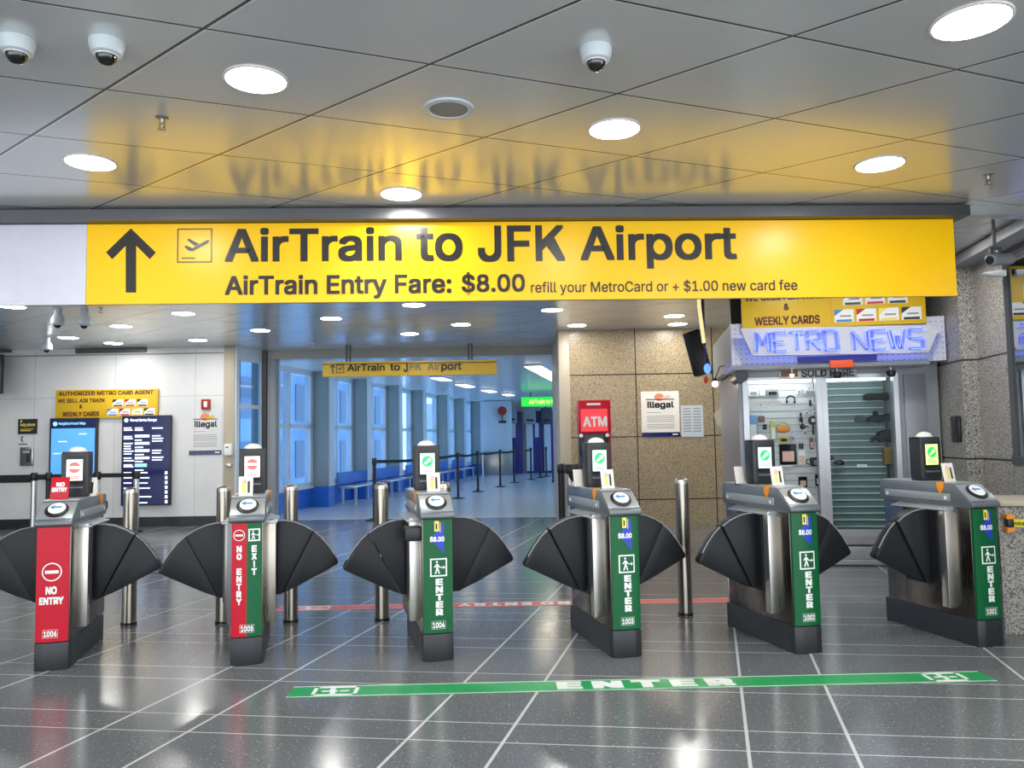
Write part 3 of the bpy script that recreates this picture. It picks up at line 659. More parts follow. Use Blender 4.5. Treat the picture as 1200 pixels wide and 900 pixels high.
# timetable display
o = wall_thing(W, 'timetable_display', 'tall navy lit timetable display right of the map', 'screen')
a, b, z0, z1 = W.rect(145, 487, 202.5, 592)
MB().box(a, b, -.09, -.024, z0, z1, .01).box(a + .2, b - .2, -.03, -.001, z0 + .3, z1 - .2).build('housing', M['black'], o)
MB().plate(a + .02, b - .02, z0 + .02, z1 - .02, -.093).build('screen', M['navy'], o)
rng = random.Random(3); m_ = MB()
m_.disc((a + .08, z1 - .08), .035, -.096, 14); m_.text('Planned Service Changes', a + .15, b - .25, z1 - .115, z1 - .055, -.096, .015); m_.build('header_text', M['scr_txt'], o)
def lines(px, pys, L):
    m_ = MB()
    for py in pys: m_.plate(*W.rect(px, py, px + L * (.7 + .3 * rng.random()), py + 1.4), -.096)
    m_.build('timetable_lines', M['scr_txt'], o)
lines(148, (501, 503.5, 511, 513.5, 519, 522, 525, 528, 531, 536, 539, 544, 546), 12); [lines(161, y_, 11) for y_ in ((501, 503.5), (515,), (523.5,), (532,), (540,), (550,))]; lines(181, (501, 510, 513, 516, 527, 530, 535, 538), 14)
lines(148, (553, 559, 565, 571), 10); lines(161, (553, 559, 565, 571), 18); lines(161, (581, 588), 20)
m_ = MB()
for py in (509.5, 518, 526.5, 535): m_.plate(*W.rect(161, py, 178, py + 3), -.096)
m_.build('timetable_bars', M['scr_txt'], o)
MB().plate(*W.rect(161, 543, 175, 547), -.096).build('timetable_highlight', M['scr_txt2'], o)
m_ = MB()
for k in range(7): m_.plate(*W.rect(196, 552 + k * 5.6, 199, 555.5 + k * 5.6), -.096)
m_.build('timetable_icons', M['scr_txt'], o)
# poster printed on the wall
def illegal_poster(F, q, name_label, paper=True):
    o = wall_thing(F, 'poster', name_label, 'poster', 'illegal notices')
    a, b, z0, z1 = F.rect(*q); Wd, Hd = b - a, z1 - z0
    def X(u): return a + Wd * u
    def Z(v): return z1 - Hd * v
    MB().box(a, b, -.012, -.001, z0, z1).build('sheet', M['paper'] if paper else M['wall'], o)
    MB().text('illegal', X(.16), X(.86), Z(.40), Z(.22), -.014, .028).plate(X(.13), X(.87), Z(.19), Z(.17), -.014).build('lettering', M['ink'], o)
    MB().disc(((X(.48)), Z(.13)), Hd * .085, -.0135, 20, sx=1.25).build('hand_picture', M['skin'], o)
    MB().poly([(X(.5), Z(.16)), (X(.72), Z(.08)), (X(.8), Z(.13)), (X(.6), Z(.20))], -.0137).build('hand_picture', M['ysign' if not paper else 'pink'], o)
    m2 = MB()
    for v in (.46, .54, .58, .62, .66, .72, .76, .80): m2.plate(X(.14), X(.5 if v == .46 else .86), Z(v + .012), Z(v), -.014)
    m2.build('small_print', M['greytxt'], o)
    MB().plate(a, b, z0, Z(.90), -.014).build('footer_band', M['navy'], o)
    MB().plate(X(.8), X(.95), Z(.96), Z(.935), -.0155).build('footer_print', M['white'], o)
illegal_poster(W, (222, 482, 260, 533), 'illegal notice printed on the white wall under a red box', False)
o = wall_thing(W, 'alarm_box', 'small red fire alarm box above the illegal notice', 'fire alarm')
a, b, z0, z1 = W.rect(237, 468, 247, 480)
MB().box(a, b, -.06, -.001, z0, z1, .008).build('housing', M['alarm'], o); MB().box(a + .05, b - .04, -.068, -.06, z0 + .04, z1 - .04, .004).build('pull_plate', M['white'], o)
o = wall_thing(W, 'help_sign', 'black help phone sign on the white wall', 'sign')
a, b, z0, z1 = W.rect(22, 491, 44, 508.5)
MB().box(a, b, -.02, -.001, z0, z1).build('plate', M['black'], o)
MB().text('help phone', a + .04, b - .03, z0 + .12, z0 + .19, -.022, .02).plate(a + .04, b - .1, z0 + .05, z0 + .065, -.022).plate(a + .04, b - .06, z0 + .08, z0 + .09, -.022).plate(a + .04, a + .07, z1 - .06, z1 - .02, -.022).build('lettering', M['yel'], o)
o = wall_thing(W, 'phone_symbol', 'dark handset symbol printed above the help phone', 'sign')
a, b, z0, z1 = W.rect(22, 511, 34, 521)
MB().box(a, b, -.006, -.001, z0, z1).build('sheet', M['wall'], o)
m_ = MB(); cx_, cz_ = a + .1, (z0 + z1) / 2 + .02
for k in range(8):
    t0_, t1_ = math.radians(110 + k * 17.5), math.radians(110 + (k + 1) * 17.5)
    m_.poly([(cx_ + r * math.cos(t_), cz_ + r * math.sin(t_)) for r, t_ in ((.04, t0_), (.06, t0_), (.06, t1_), (.04, t1_))], -.008)
m_.plate(a, b - .02, z0, z0 + .015, -.008).build('print', M['ink'], o)
o = wall_thing(W, 'help_phone', 'recessed steel help phone unit on the white wall', 'phone')
a, b, z0, z1 = W.rect(24.5, 524, 40, 546)
MB().box(a, b, -.03, -.001, z0, z1, .008).build('frame', M['steel'], o)
MB().box(a + .03, b - .03, -.034, -.03, z0 + .04, z1 - .04).build('panel', M['greyd'], o)
MB().box(b - .10, b - .06, -.06, -.034, z0 + .07, z0 + .22, .012).build('handset', M['black'], o); MB().plate(a + .05, b - .06, z1 - .10, z1 - .06, -.036).build('lamp', M['steel_l'], o)
o = wall_thing(W, 'wall_outlet', 'small black wall outlet below the gap of the two displays', 'outlet')
a, b, z0, z1 = W.rect(121.5, 587, 126.5, 596)
MB().box(a, b, -.012, -.001, z0, z1, .004).build('plate', M['black'], o); MB().disc(((a + b) / 2, z0 + .045), .014, -.0135, 12).disc(((a + b) / 2, z1 - .045), .014, -.0135, 12).build('socket', M['white'], o)
o = wall_thing(W, 'wall_monitor', 'black-edged monitor at the left edge under the ceiling', 'screen')
a, b, z0, z1 = W.rect(-60, 416, 4, 462, -.5)
MB().box(a, b, -.56, -.48, z0, z1, .01).build('housing', M['black'], o); MB().plate(a + .05, b - .05, z0 + .05, z1 - .16, -.562).build('screen', M['cyan'], o); MB().box(a + .3, a + .36, -.53, -.49, z1, HC).build('hanger', M['black'], o)
o = wall_thing(W, 'dispenser', 'small white dispenser on the stone strip beside the portal', 'dispenser')
a, b, z0, z1 = W.rect(265, 520, 274, 547)
MB().box(a, b, -.12, -.021, z0 + .2, z1, .015).build('housing', M['white'], o); MB().box(a + .02, b - .02, -.08, -.021, z0, z0 + .06, .01).build('tray', M['steel_l'], o); MB().plate(a + .03, b - .05, z1 - .07, z1 - .05, -.122).build('slot', M['black'], o)

# ================================================================== granite wall things
illegal_poster(GW, (751.5, 458.5, 796, 512), 'framed illegal notice on the granite wall')
o = wall_thing(GW, 'notice', 'pale grey notice sheet on the granite wall right of the illegal notice', 'notice')
a, b, z0, z1 = GW.rect(798, 475, 824, 512)
MB().box(a, b, -.01, -.001, z0, z1).build('sheet', M['paper_g'], o)
m_ = MB()
for k in range(9):
    for x0_, x1_ in ((.1, .45), (.55, .9)): m_.plate(a + (b - a) * x0_, a + (b - a) * x1_, z1 - .06 - k * .045, z1 - .045 - k * .045, -.012)
m_.build('small_print', M['greytxt'], o)
o = wall_thing(GW, 'sticker_mark', 'faint pale patch of glue on the granite wall beside the kiosk', 'sticker mark')
a, b, z0, z1 = GW.rect(836, 478, 851, 501); m_ = MB()
m_.prism([((a + b) / 2 + (b - a) / 2 * (.85 + .15 * math.sin(3 * t_)) * math.cos(t_), (z0 + z1) / 2 + (z1 - z0) / 2 * (.9 + .1 * math.cos(5 * t_)) * math.sin(t_)) for t_ in [k * .349 for k in range(18)]], 'y', -.003, -.0005).build('patch', mat('worn glue patch', '#b1a998', .7), o)
# ATM
AF = Frame(0, 11.9)
a, b, z0, z1 = AF.rect(678, 469, 713, 508)
o = thing('cash_machine', 'cash machine with red ATM topper before the granite wall', 'cash machine', (0, 11.9, 0))
MB().box(a + .02, b - .02, .0, .5, 0, 1.15, .02).build('cabinet', M['black'], o)
MB().box(a + .01, b - .01, -.02, .35, 1.15, z0, .02).build('screen_housing', M['black'], o); MB().box(b - .01, b + .03, -.01, .45, .9, z0, .01).build('side_panel', M['alarm'], o)
MB().box(a, b + .03, -.05, .3, z0, z1, .01).build('topper', M['red'], o); MB().plate(a + .03, b - .02, z0 + .03, z1 - .13, -.053).build('topper_face', M['atm'], o)
MB().text('ATM', a + .06, b - .03, z0 + .10, z0 + .25, -.056, .03).build('lettering', M['white'], o); MB().plate(a + .12, b - .12, z1 - .075, z1 - .045, -.053).build('topper_label', M['white'], o)
MB().plate(a + .08, b - .08, 1.3, 1.62, -.022).build('screen', M['greyd'], o); MB().lathe([(.02, 0), (.03, .01), (.03, .02)], (a + .03, -.06, z0 - .03), 12, 'y').lathe([(.02, 0), (.03, .01), (.03, .02)], (b - .03, -.06, z0 - .03), 12, 'y').build('lamp', M['white'], o)
# folded barrier posts by the stone end
BF = Frame(0, 11.2)
for px, yy, mm, lb in ((658, 11.55, 'blackm', 'dark belt post in the cluster before the stone wall end, leftmost'), (668, 11.2, 'steel_l', 'steel belt post in the cluster before the stone wall end, middle'), (683, 10.85, 'steel', 'steel belt post in the cluster before the stone wall end, rightmost')):
    stanchion((Frame(0, yy).hit(px, 560)[0], yy), lb, 1.05, 'belt posts before the stone wall end', mm, .05, 0, .13)
x = BF.hit(676, 545)[0]; m_ = MB()
for k in range(3): m_.torus((x, -.12 - .03 * k, .93), .11 - .015 * k, .022, 'y', 18)
tag(m_.build('coiled_belt', M['belt'], None, (0, 11.2, 0)), 'black belt coiled on the posts left of the cash machine', 'barrier belt')

# ================================================================== METRO NEWS kiosk
KB = 3.75 * .1564 + 8.68 * .9877
KF = Frame(KB * .1564, KB * .9877, -9)
K0 = KF.world(0); KR = KF.r
o = thing('news_kiosk', 'METRO NEWS kiosk with glass shopfront and perforated white fascia', 'kiosk', K0, KR)
xk0, _ = KF.hit(868, 540); xk1, _ = KF.hit(1102, 500); x_w0 = KF.hit(873, 540)[0]; x_s0 = KF.hit(966, 540)[0]; x_s1 = KF.hit(1056, 540)[0]
zl = KF.hit(965, 444)[1]; fb = (KF.hit(857, 429, -.25)[1] + KF.hit(1108, 423, -.25)[1]) / 2; ft = (KF.hit(857, 379, -.25)[1] + KF.hit(1108, 371, -.25)[1]) / 2
xf0 = KF.hit(857, 400, -.25)[0]; xf1 = KF.hit(1108, 400, -.25)[0]
kb = MB()
kb.box(xk0, xk1, 1.9, 2.0, 0, ft)                          # rear wall
kb.box(xk0, xk0 + .06, .0, 1.9, 0, fb); kb.box(x_s1, xk1, 0, 1.9, 0, fb)
kb.box(xk0, xk1, 0.03, 1.9, fb - .03, fb)
kb.build('shell', M['kgrey'], o)
MB().box(x_s1 + .06, xk1 - .13, -.02, .0, .1, fb - .12, .006).build('side_door', M['kgrey'], o); MB().lathe([(.02, 0), (.025, -.01), (.02, -.025)], (x_s1 + .13, -.02, 1.12), 12, 'y').build('door_lock', M['black'], o)
MB().box(xk0, x_s1 + .02, -.01, .08, zl + .02, fb - .03).build('lintel', M['kgrey'], o)
MB().box(xk0, xk1, -.02, 1.9, 0, .07).build('plinth', M['greyd'], o)
MB().box(x_w0, x_s1, -.03, .07, .07, .20, .006).box(x_w0, x_s1, -.05, .05, .01, .065, .006).box(x_w0, x_s1, -.02, .06, .22, .30, .006).build('threshold', M['kframe'], o)
fd = .25
MB().box(xf0, xf1, -fd, 1.9, fb, ft).build('fascia', M['peg'], o)
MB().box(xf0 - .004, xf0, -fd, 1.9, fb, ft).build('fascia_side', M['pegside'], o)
m_ = MB(); m_.prism([(-fd - .12, fb - .045), (-fd - .13, fb - .01), (-fd - .05, fb + .01), (.05, fb + .005), (.05, fb - .05)], 'x', xf0 - .02, KF.hit(1075, 425)[0]).build('canopy_edge', M['alu'], o)
MB().lathe([(.07, 0), (.07, .5)], (xf0 + .10, -fd + .02, fb - .10), 20, 'y').build('canopy_roller', M['greyd'], o)
# window bay
MB().box(x_w0, x_w0 + .06, -.03, .06, .07, zl).box(x_s0 - .06, x_s0 + .0, -.03, .06, .07, zl).box(x_w0, x_s0, -.03, .06, zl - .0, zl + .03).box(x_w0, x_s0, -.03, .06, .30, .42).build('window_frame', M['kframe'], o)
MB().box(x_w0 + .06, x_s0 - .06, .0, .008, .42, zl).build('window_pane', M['clear'], o)
wbk = .30
sw = MB().box(x_w0 + .02, x_s0 - .02, wbk, wbk + .03, .3, zl + .02).build('slat_wall', M['slat_w'], o)
m_ = MB()
for k in range(22): m_.box(x_w0 + .03, x_s0 - .03, wbk - .004, wbk, .5 + k * .078, .506 + k * .078)
m_.build('slat_groove', M['greytxt'], sw)
# door bay
MB().box(x_s0, x_s0 + .055, -.035, .06, .07, zl).box(x_s1 - .05, x_s1, -.035, .06, .07, zl).box(x_s0, x_s1, -.035, .06, zl - .0, zl + .04).box(x_s0, x_s1, -.035, .06, .30, .38).build('door_frame', M['kframe'], o)
MB().box(x_s0 + .055, x_s1 - .05, .0, .008, .38, zl).build('door_pane', M['darkglass'], o)
dbk = .45
sw = MB().box(x_s0 + .01, x_s1 - .01, dbk, dbk + .03, .2, zl + .02).build('slat_wall', M['slat'], o)
m_ = MB()
for k in range(23): m_.box(x_s0 + .03, x_s1 - .03, dbk - .02, dbk, .36 + k * .074, .369 + k * .074)
m_.build('slat_rail', M['slot'], sw)
MB().box(x_s1 - .1, x_s1 - .02, -.06, -.035, .68, .71, .004).box(x_s1 - .1, x_s1 - .02, -.06, -.035, .60, .63, .004).build('door_handle', M['black'], o)
MB().box(x_w0 + .08, x_s0 - .08, .10, .16, zl - .02, zl + .01).build('interior_lamp', M['klamp'], o)
MB().box(x_s0 + .08, x_s1 - .08, .12, .18, zl - .02, zl + .01).build('interior_lamp', M['klamp2'], o)
# trapezoid neon board
nb = wall_thing(KF, 'neon_sign', 'blue neon METRO NEWS sign on a white slanted board', 'sign')
NY = -fd - .16
def NP(px, py): return KF.hit(px, py, NY)
MB().prism([NP(867, 385), NP(1102, 380.5), NP(1088, 413.5), NP(882, 417)], 'y', NY, NY + .04).build('board', M['neon_board'], nb)
M['letter'] = mat('pale violet-blue letter', '#8590e0', .5, noise=0)
def neon(word, x0, x1, y0, y1):
    nl, nf = MB(), MB()
    a, b = NP(x0, 400)[0], NP(x1, 400)[0]; z0_, z1_ = NP((x0 + x1) / 2, y1)[1], NP((x0 + x1) / 2, y0)[1]
    n = len(word); wd = (b - a) / n
    strokes = {'M': [[(0, 0), (.05, 1), (.5, .35), (.95, 1), (1, 0)]], 'E': [[(1, 1), (0, 1), (.1, 0), (1, 0)], [(.05, .5), (.8, .5)]], 'T': [[(0, 1), (1, 1)], [(.5, 1), (.55, 0)]], 'R': [[(.1, 0), (0, 1), (.9, 1), (.95, .55), (.1, .5)], [(.45, .5), (1, 0)]],
               'O': [[(.1, 0), (0, 1), (.9, 1), (1, 0), (.1, 0)]], 'N': [[(.1, 0), (0, 1), (1, 0), (.95, 1)]], 'W': [[(0, 1), (.25, 0), (.5, .7), (.75, 0), (1, 1)]], 'S': [[(1, 1), (.05, 1), (.05, .55), (.95, .5), (.95, 0), (0, 0)]]}
    for i, ch in enumerate(word):
        l, r = a + wd * i + wd * .10, a + wd * (i + 1) - wd * .10
        for stk in strokes[ch]:
            for dx, dz in ((-.019, .012), (.019, -.012)):
                nl.tube([(l + (r - l) * u + dx, NY - .03, z0_ + (z1_ - z0_) * (.08 + .84 * v) + dz) for u, v in stk], .0055, 6)
            for (u0_, v0_), (u1_, v1_) in zip(stk, stk[1:]):
                p0 = Vector((l + (r - l) * u0_, z0_ + (z1_ - z0_) * (.08 + .84 * v0_))); p1 = Vector((l + (r - l) * u1_, z0_ + (z1_ - z0_) * (.08 + .84 * v1_)))
                d_ = (p1 - p0).normalized(); nn = Vector((-d_.y, d_.x)) * .021
                nf.poly([tuple(p0 + nn), tuple(p0 - nn), tuple(p1 - nn), tuple(p1 + nn)], NY - .002)
    nl.build('neon_tube', M['neon_b'], nb); nf.build('letter_face', M['letter'], nb)
neon('METRO', 884, 983, 387, 413); neon('NEWS', 997, 1084, 385, 411)
for px, ww in ((867, .02),):
    MB().box(NP(880, 400)[0], NP(1090, 400)[0], NY + .045, NY + .06, NP(985, 412)[1], NP(985, 410)[1]).build('back_tube', M['neon_glow'], nb)
p0, p1 = NP(876, 400), NP(1096, 397)
MB().tube([(NP(868, 386)[0] + .015, NY + .05, NP(868, 388)[1]), (NP(882, 414)[0] + .015, NY + .05, NP(882, 414)[1])], .008, 8).tube([(NP(1101, 384)[0] - .015, NY + .05, NP(1101, 384)[1]), (NP(1088, 411)[0] - .015, NY + .05, NP(1088, 411)[1])], .008, 8).build('back_tube', M['neon_glow'], nb)
MB().box(NP(930, 400)[0], NP(932, 400)[0], NY + .04, -fd, NP(930, 395)[1], NP(930, 390)[1]).box(NP(1040, 400)[0], NP(1042, 400)[0], NY + .04, -fd, NP(1040, 395)[1], NP(1040, 390)[1]).build('bracket', M['greyd'], nb)
MB().box(NP(938, 420)[0], NP(1032, 420)[0], -fd - .03, -fd - .002, fb + .02, fb + .08).build('transformer', M['door_b'], nb)
# yellow board above the kiosk
yb = wall_thing(KF, 'notice_board', 'yellow Authorized Metro Card Agent board above the METRO NEWS sign', 'sign')
a, b, z0, _ = KF.rect(869, 350, 1085, 383, -fd - .05); z0 = (KF.hit(869, 386, -fd - .05)[1] + KF.hit(1085, 380, -fd - .05)[1]) / 2; agent_board_z1 = min(HC - .04, z0 + (b - a) * .30)
agent_board(yb, a, b, z0, agent_board_z1, .04)
for ch in yb.children:
    ch.location.y = -fd - .02
MB().box(a + .2, a + .24, -fd - .02, -fd - .002, ft - .05, z0 + .2).box(b - .24, b - .2, -fd - .02, -fd - .002, ft - .05, z0 + .2).build('bracket', M['greyd'], yb)
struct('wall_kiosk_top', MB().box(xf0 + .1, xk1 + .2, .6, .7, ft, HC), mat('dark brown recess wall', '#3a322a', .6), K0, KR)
# SOLD HERE strip and shop lights
sh = wall_thing(KF, 'sold_here_sign', 'pale SOLD HERE strip sign above the kiosk window', 'sign')
a, b, z0, z1 = KF.rect(913, 431, 1004, 443, -.04)
MB().box(a, b, -.035, -.012, z0, z1).build('strip', M['paper_g'], sh)
MB().text('SOLD HERE', *KF.rect(939, 432, 1001, 441.5, -.04), -.037, .03).build('lettering', M['ink'], sh); MB().plate(*KF.rect(915, 432.5, 935, 441.5, -.04), -.037).build('picture', M['brown'], sh)
og = wall_thing(KF, 'orange_tag', 'orange plastic tag hanging from the kiosk canopy', 'tag')
a, b, z0, z1 = KF.rect(972, 422, 999, 431, -fd - .14); MB().prism([(a, z1), (b, z1), (b + .01, z0), (a + .01, z0)], 'y', -fd - .155, -fd - .135, .003).build('tag_plate', M['orangesign'], og)
for px, lb in ((981, 'small dark spotlight under the kiosk canopy, left'), (1044, 'small dark spotlight under the kiosk canopy, right'), ):
    x = KF.hit(px, 435, -.2)[0]; s_ = thing('spotlight', lb, 'spotlight', KF.world(x, -.2, fb - .05), KR, 'spotlights under the kiosk canopy')
    MB().cyl((0, 0, -.03), .012, .03).build('stem', M['alu'], s_); MB().lathe([(.03, -.10), (.045, -.085), (.045, -.04), (.02, -.03)], seg=18).build('lamp_head', M['black'], s_)
sp = thing('glowing_spotlight', 'small glowing warm spotlight above the kiosk window', 'spotlight', KF.world(KF.hit(928, 437, -.2)[0], -.2, fb - .05), KR)
MB().cyl((0, 0, -.03), .012, .03).build('stem', M['alu'], sp); MB().lathe([(.028, -.05), (.045, -.04), (.02, -.03)], seg=18).build('lamp_head', M['black'], sp); MB().ball((0, 0, -.055), .022).build('bulb', M['bulb'], sp)

# goods in the window: real pieces hung on the slat wall
def KP(px, py, off=wbk): return KF.hit(px, py, off)
def cpx(x, y): return 860 + x / 5.63, 420 + y / 5.63
gw = 'goods on the kiosk window wall'
def pack(x0, y0, x1, y1, m, label, cm=None, d=.03):
    p0 = cpx(x0, y0); p1 = cpx(x1, y1); a, b, z0, z1 = KF.rect(p0[0], p0[1], p1[0], p1[1], wbk)
    g = wall_thing(KF, 'accessory_pack', label, 'packed goods', gw)
    MB().box(a, b, wbk - d - .005, wbk - .005, z0, z1, .004).build('pack', m, g)
    if cm: MB().plate(a + (b - a) * .15, b - (b - a) * .15, z0 + (z1 - z0) * .15, z1 - (z1 - z0) * .35, wbk - d - .007).build('print', cm, g)
    MB().box((a + b) / 2 - .004, (a + b) / 2 + .004, wbk - .012, wbk - .004, z1 - .002, z1 + .02).build('hook', M['steel'], g)
pack(95, 375, 155, 550, M['teal_item'], 'tall pale blue pack at the left of the kiosk window', M['white'])
pack(240, 410, 275, 550, M['lime'], 'lime green pack hanging left of the orange bag', M['white'])
pack(160, 380, 200, 420, M['brown'], 'small brown case high at the left of the kiosk window')
pack(300, 565, 410, 700, M['black_item'], 'black framed picture with peach figures in the kiosk window', M['pink'])
pack(95, 205, 160, 250, M['white'], 'white pack of cables at the top left of the kiosk window', M['greytxt'])
pack(165, 200, 205, 250, M['paper_g'], 'pale narrow pack beside the white cable pack', M['white'])
pack(215, 205, 290, 250, M['slat'], 'greyish pack in the second row of the kiosk window', M['black_item'])
pack(415, 200, 440, 235, M['white'], 'tiny white pack near the top right of the kiosk window', M['greytxt'])
pack(455, 205, 540, 235, M['paper_g'], 'wide pale pack at the top right of the kiosk window', M['greytxt'])
pack(495, 275, 508, 315, M['black_item'], 'thin black stick hanging at the right of the kiosk window')
pack(520, 295, 545, 318, M['paper'], 'cream pack at the right edge below the stick', M['greytxt'])
pack(465, 345, 488, 370, M['white'], 'tiny white box above the dark round puff', M['greytxt'])
pack(515, 345, 545, 370, M['white'], 'tiny white box at the right edge of the kiosk window', M['greytxt'])
pack(460, 435, 495, 460, M['paper'], 'cream box beside the dark hairbrush', M['brown'])
pack(455, 470, 480, 505, M['paper'], 'pale box below the cream box', M['greytxt'])
pack(370, 500, 398, 550, M['paper_g'], 'grey bottle-shaped pack right of the orange bag', M['purple'])
pack(300, 520, 355, 550, M['ysign'], 'yellow and black box above the black picture frame', M['black_item'])
pack(428, 560, 440, 598, M['black_item'], 'thin black stick pair beside the black picture frame, left')
pack(444, 560, 456, 598, M['black_item'], 'thin black stick pair beside the black picture frame, right')
pack(498, 525, 522, 600, M['brown'], 'brown figurine pack right of the sticks', M['pink'])
pack(420, 610, 470, 700, M['white'], 'pink-white pack between picture frame and purple bag', M['pink'])
pack(535, 528, 552, 552, M['greyd'], 'dark round-edged clip at the right edge of the window')
pack(190, 435, 215, 470, M['black_item'], 'small black case below the brown case')
pack(290, 770, 330, 850, M['alarm'], 'dark red pack low in the kiosk window', M['pink'])
pack(425, 780, 480, 850, M['black_item'], 'black and pink bundle low in the kiosk window', M['pink'])
pack(535, 765, 580, 840, M['black_item'], 'dark figure pack low at the right of the kiosk window', M['paper'])
pack(300, 705, 385, 718, M['white'], 'white label strip below the black picture frame')
def goods(name, label, cat, px, py, d=.05):
    x, z = KP(*cpx(px, py)); g = thing(name, label, cat, KF.world(x, wbk - d, z), KR, gw)
    MB().box(-.004, .004, 0, d, .045, .053).build('hook', M['steel'], g); return g
g = goods('headphones', 'dark headphones hanging at the top of the kiosk window', 'headphones', 370, 275); MB().torus((0, 0, 0), .045, .008, 'y', 20, -20, 200).build('headband', M['black_item'], g)
for s_ in (-1, 1): MB().ball((s_ * .042, 0, -.02), .02, .6, 1, 1).build('ear_cup', M['black_item'], g)
g = goods('hairbrush', 'black hairbrush with white middle at the right of the window', 'hairbrush', 515, 410); MB().lathe([(.001, -.012), (.05, -.01), (.05, .01), (.001, .012)], (0, 0, 0), 20, 'y').build('head', M['black_item'], g); MB().disc((0, 0), .022, -.0135, 16).build('pad', M['white'], g); MB().box(-.01, .01, -.01, .01, -.16, -.045, .004).build('handle', M['black_item'], g)
g = goods('hair_puff', 'dark round puff left of the hairbrush, upper', 'puff', 437, 400); MB().ball((0, 0, -.01), .03, .8, .8, 1).build('body', M['black_item'], g); MB().box(-.008, .008, -.008, .008, .02, .07).build('stem', M['black_item'], g)
g = goods('hair_puff', 'dark round puff left of the cream box, lower', 'puff', 447, 448); MB().ball((0, 0, -.005), .032, 1, .8, 1).build('body', M['black_item'], g); MB().box(-.006, .006, -.008, .008, .02, .055).build('stem', M['black_item'], g)
g = goods('hand_bag', 'orange-yellow purse with a tall handle in the kiosk window', 'bag', 320, 460); m_ = MB(); m_.ball((0, 0, -.01), .075, 1, .4, .65).build('body', M['orange'], g); MB().torus((0, 0, .02), .05, .005, 'y', 16, 0, 180).build('handle', M['lime'], g)
g = goods('mug_bag', 'black pouch with purple print at the right of the window', 'pouch', 528, 680); MB().box(-.055, .055, -.03, .03, -.05, .05, .02, 3).build('body', M['black_item'], g); MB().disc((.012, -.005), .032, -.0315, 16).build('print', M['purple'], g); MB().torus((-.062, 0, 0), .028, .006, 'y', 12, 90, 270).build('handle', M['black_item'], g)
g = wall_thing(KF, 'reflected_lettering', 'reflection of letters in the kiosk window pane, painted white', 'reflection')
a, b, z0, z1 = KF.rect(*cpx(95, 268), *cpx(310, 322), 0); MB().text('ands', a, b, z0, z1, -.003, .05).build('letters', M['white'], g)  # lettering reflected in the pane, painted on as white letters
# goods behind the glass door
gd = 'goods behind the kiosk glass door'
def dpx(x, y): return 950 + x / 5.63, 420 + y / 5.63
def shelf_item(name, label, cat, x0, y0, x1, y1, shape, m):
    p0, p1 = dpx(x0, y0), dpx(x1, y1); a, b, z0, z1 = KF.rect(p0[0], p0[1], p1[0], p1[1], dbk - .1)
    g = wall_thing(KF, name, label, cat, gd); mb = MB(); W_, H_ = b - a, z1 - z0
    mb.prism([(a + W_ * u, z0 + H_ * v) for u, v in shape], 'y', dbk - .14, dbk - .013, .012, 2).build('body', m, g); return g, (a, b, z0, z1)
shelf_item('clutch_bag', 'long dark clutch bag at the top of the glass door', 'bag', 355, 225, 530, 277, [(0, .1), (.3, 0), (.45, .15), (.7, 0), (1, .1), (1, .8), (.8, 1), (.5, .9), (.2, .95), (0, .8)], M['black_item'])
shelf_item('small_bag', 'small dark lump left of the dark strap', 'bag', 298, 375, 362, 420, [(0, .1), (.5, 0), (1, .1), (1, .8), (.6, 1), (.1, .9)], M['greyd'])
shelf_item('shoulder_bag', 'dark bag with raised buckle in the middle of the glass door', 'bag', 365, 345, 568, 422, [(0, .1), (.4, 0), (.7, .1), (1, 0), (1, .85), (.6, .7), (.38, .65), (.36, 1), (.30, 1), (.27, .6), (.1, .45)], M['black_item'])
shelf_item('backpack', 'large black bag with dangling strap in the glass door', 'bag', 400, 468, 576, 556, [(0, .0), (.15, .3), (.3, .05), (1, 0), (1, 1), (.5, .95), (.28, .8), (.22, .5), (.05, .4)], M['black_item'])
g, q = shelf_item('cardboard_box', 'brown cardboard box in the glass door', 'box', 485, 585, 580, 700, [(0, 0), (1, 0), (1, 1), (0, 1)], M['cardboard']); MB().plate(q[0] + (q[1] - q[0]) * .48, q[0] + (q[1] - q[0]) * .6, q[2], q[3], dbk - .143).build('tape', M['brown'], g)
shelf_item('cap', 'dark cap low at the left of the glass door, upper', 'cap', 122, 635, 152, 672, [(0, 0), (1, 0), (1, .5), (.6, 1), (0, .9)], M['black_item'])
shelf_item('cap', 'dark cap low at the left of the glass door, lower', 'cap', 162, 668, 218, 702, [(0, 0), (1, 0), (1, .6), (.7, 1), (.2, .9), (0, .5)], M['black_item'])
g = wall_thing(KF, 'door_label', 'white label in the middle of the glass door', 'label', None); a, b, z0, z1 = KF.rect(*dpx(307, 700), *dpx(370, 718), 0); MB().box(a, b, -.004, -.0005, z0, z1).build('sheet', M['white'], g); MB().plate(a + .01, b - .01, z0 + .012, z0 + .018, -.006).build('print', M['greytxt'], g)

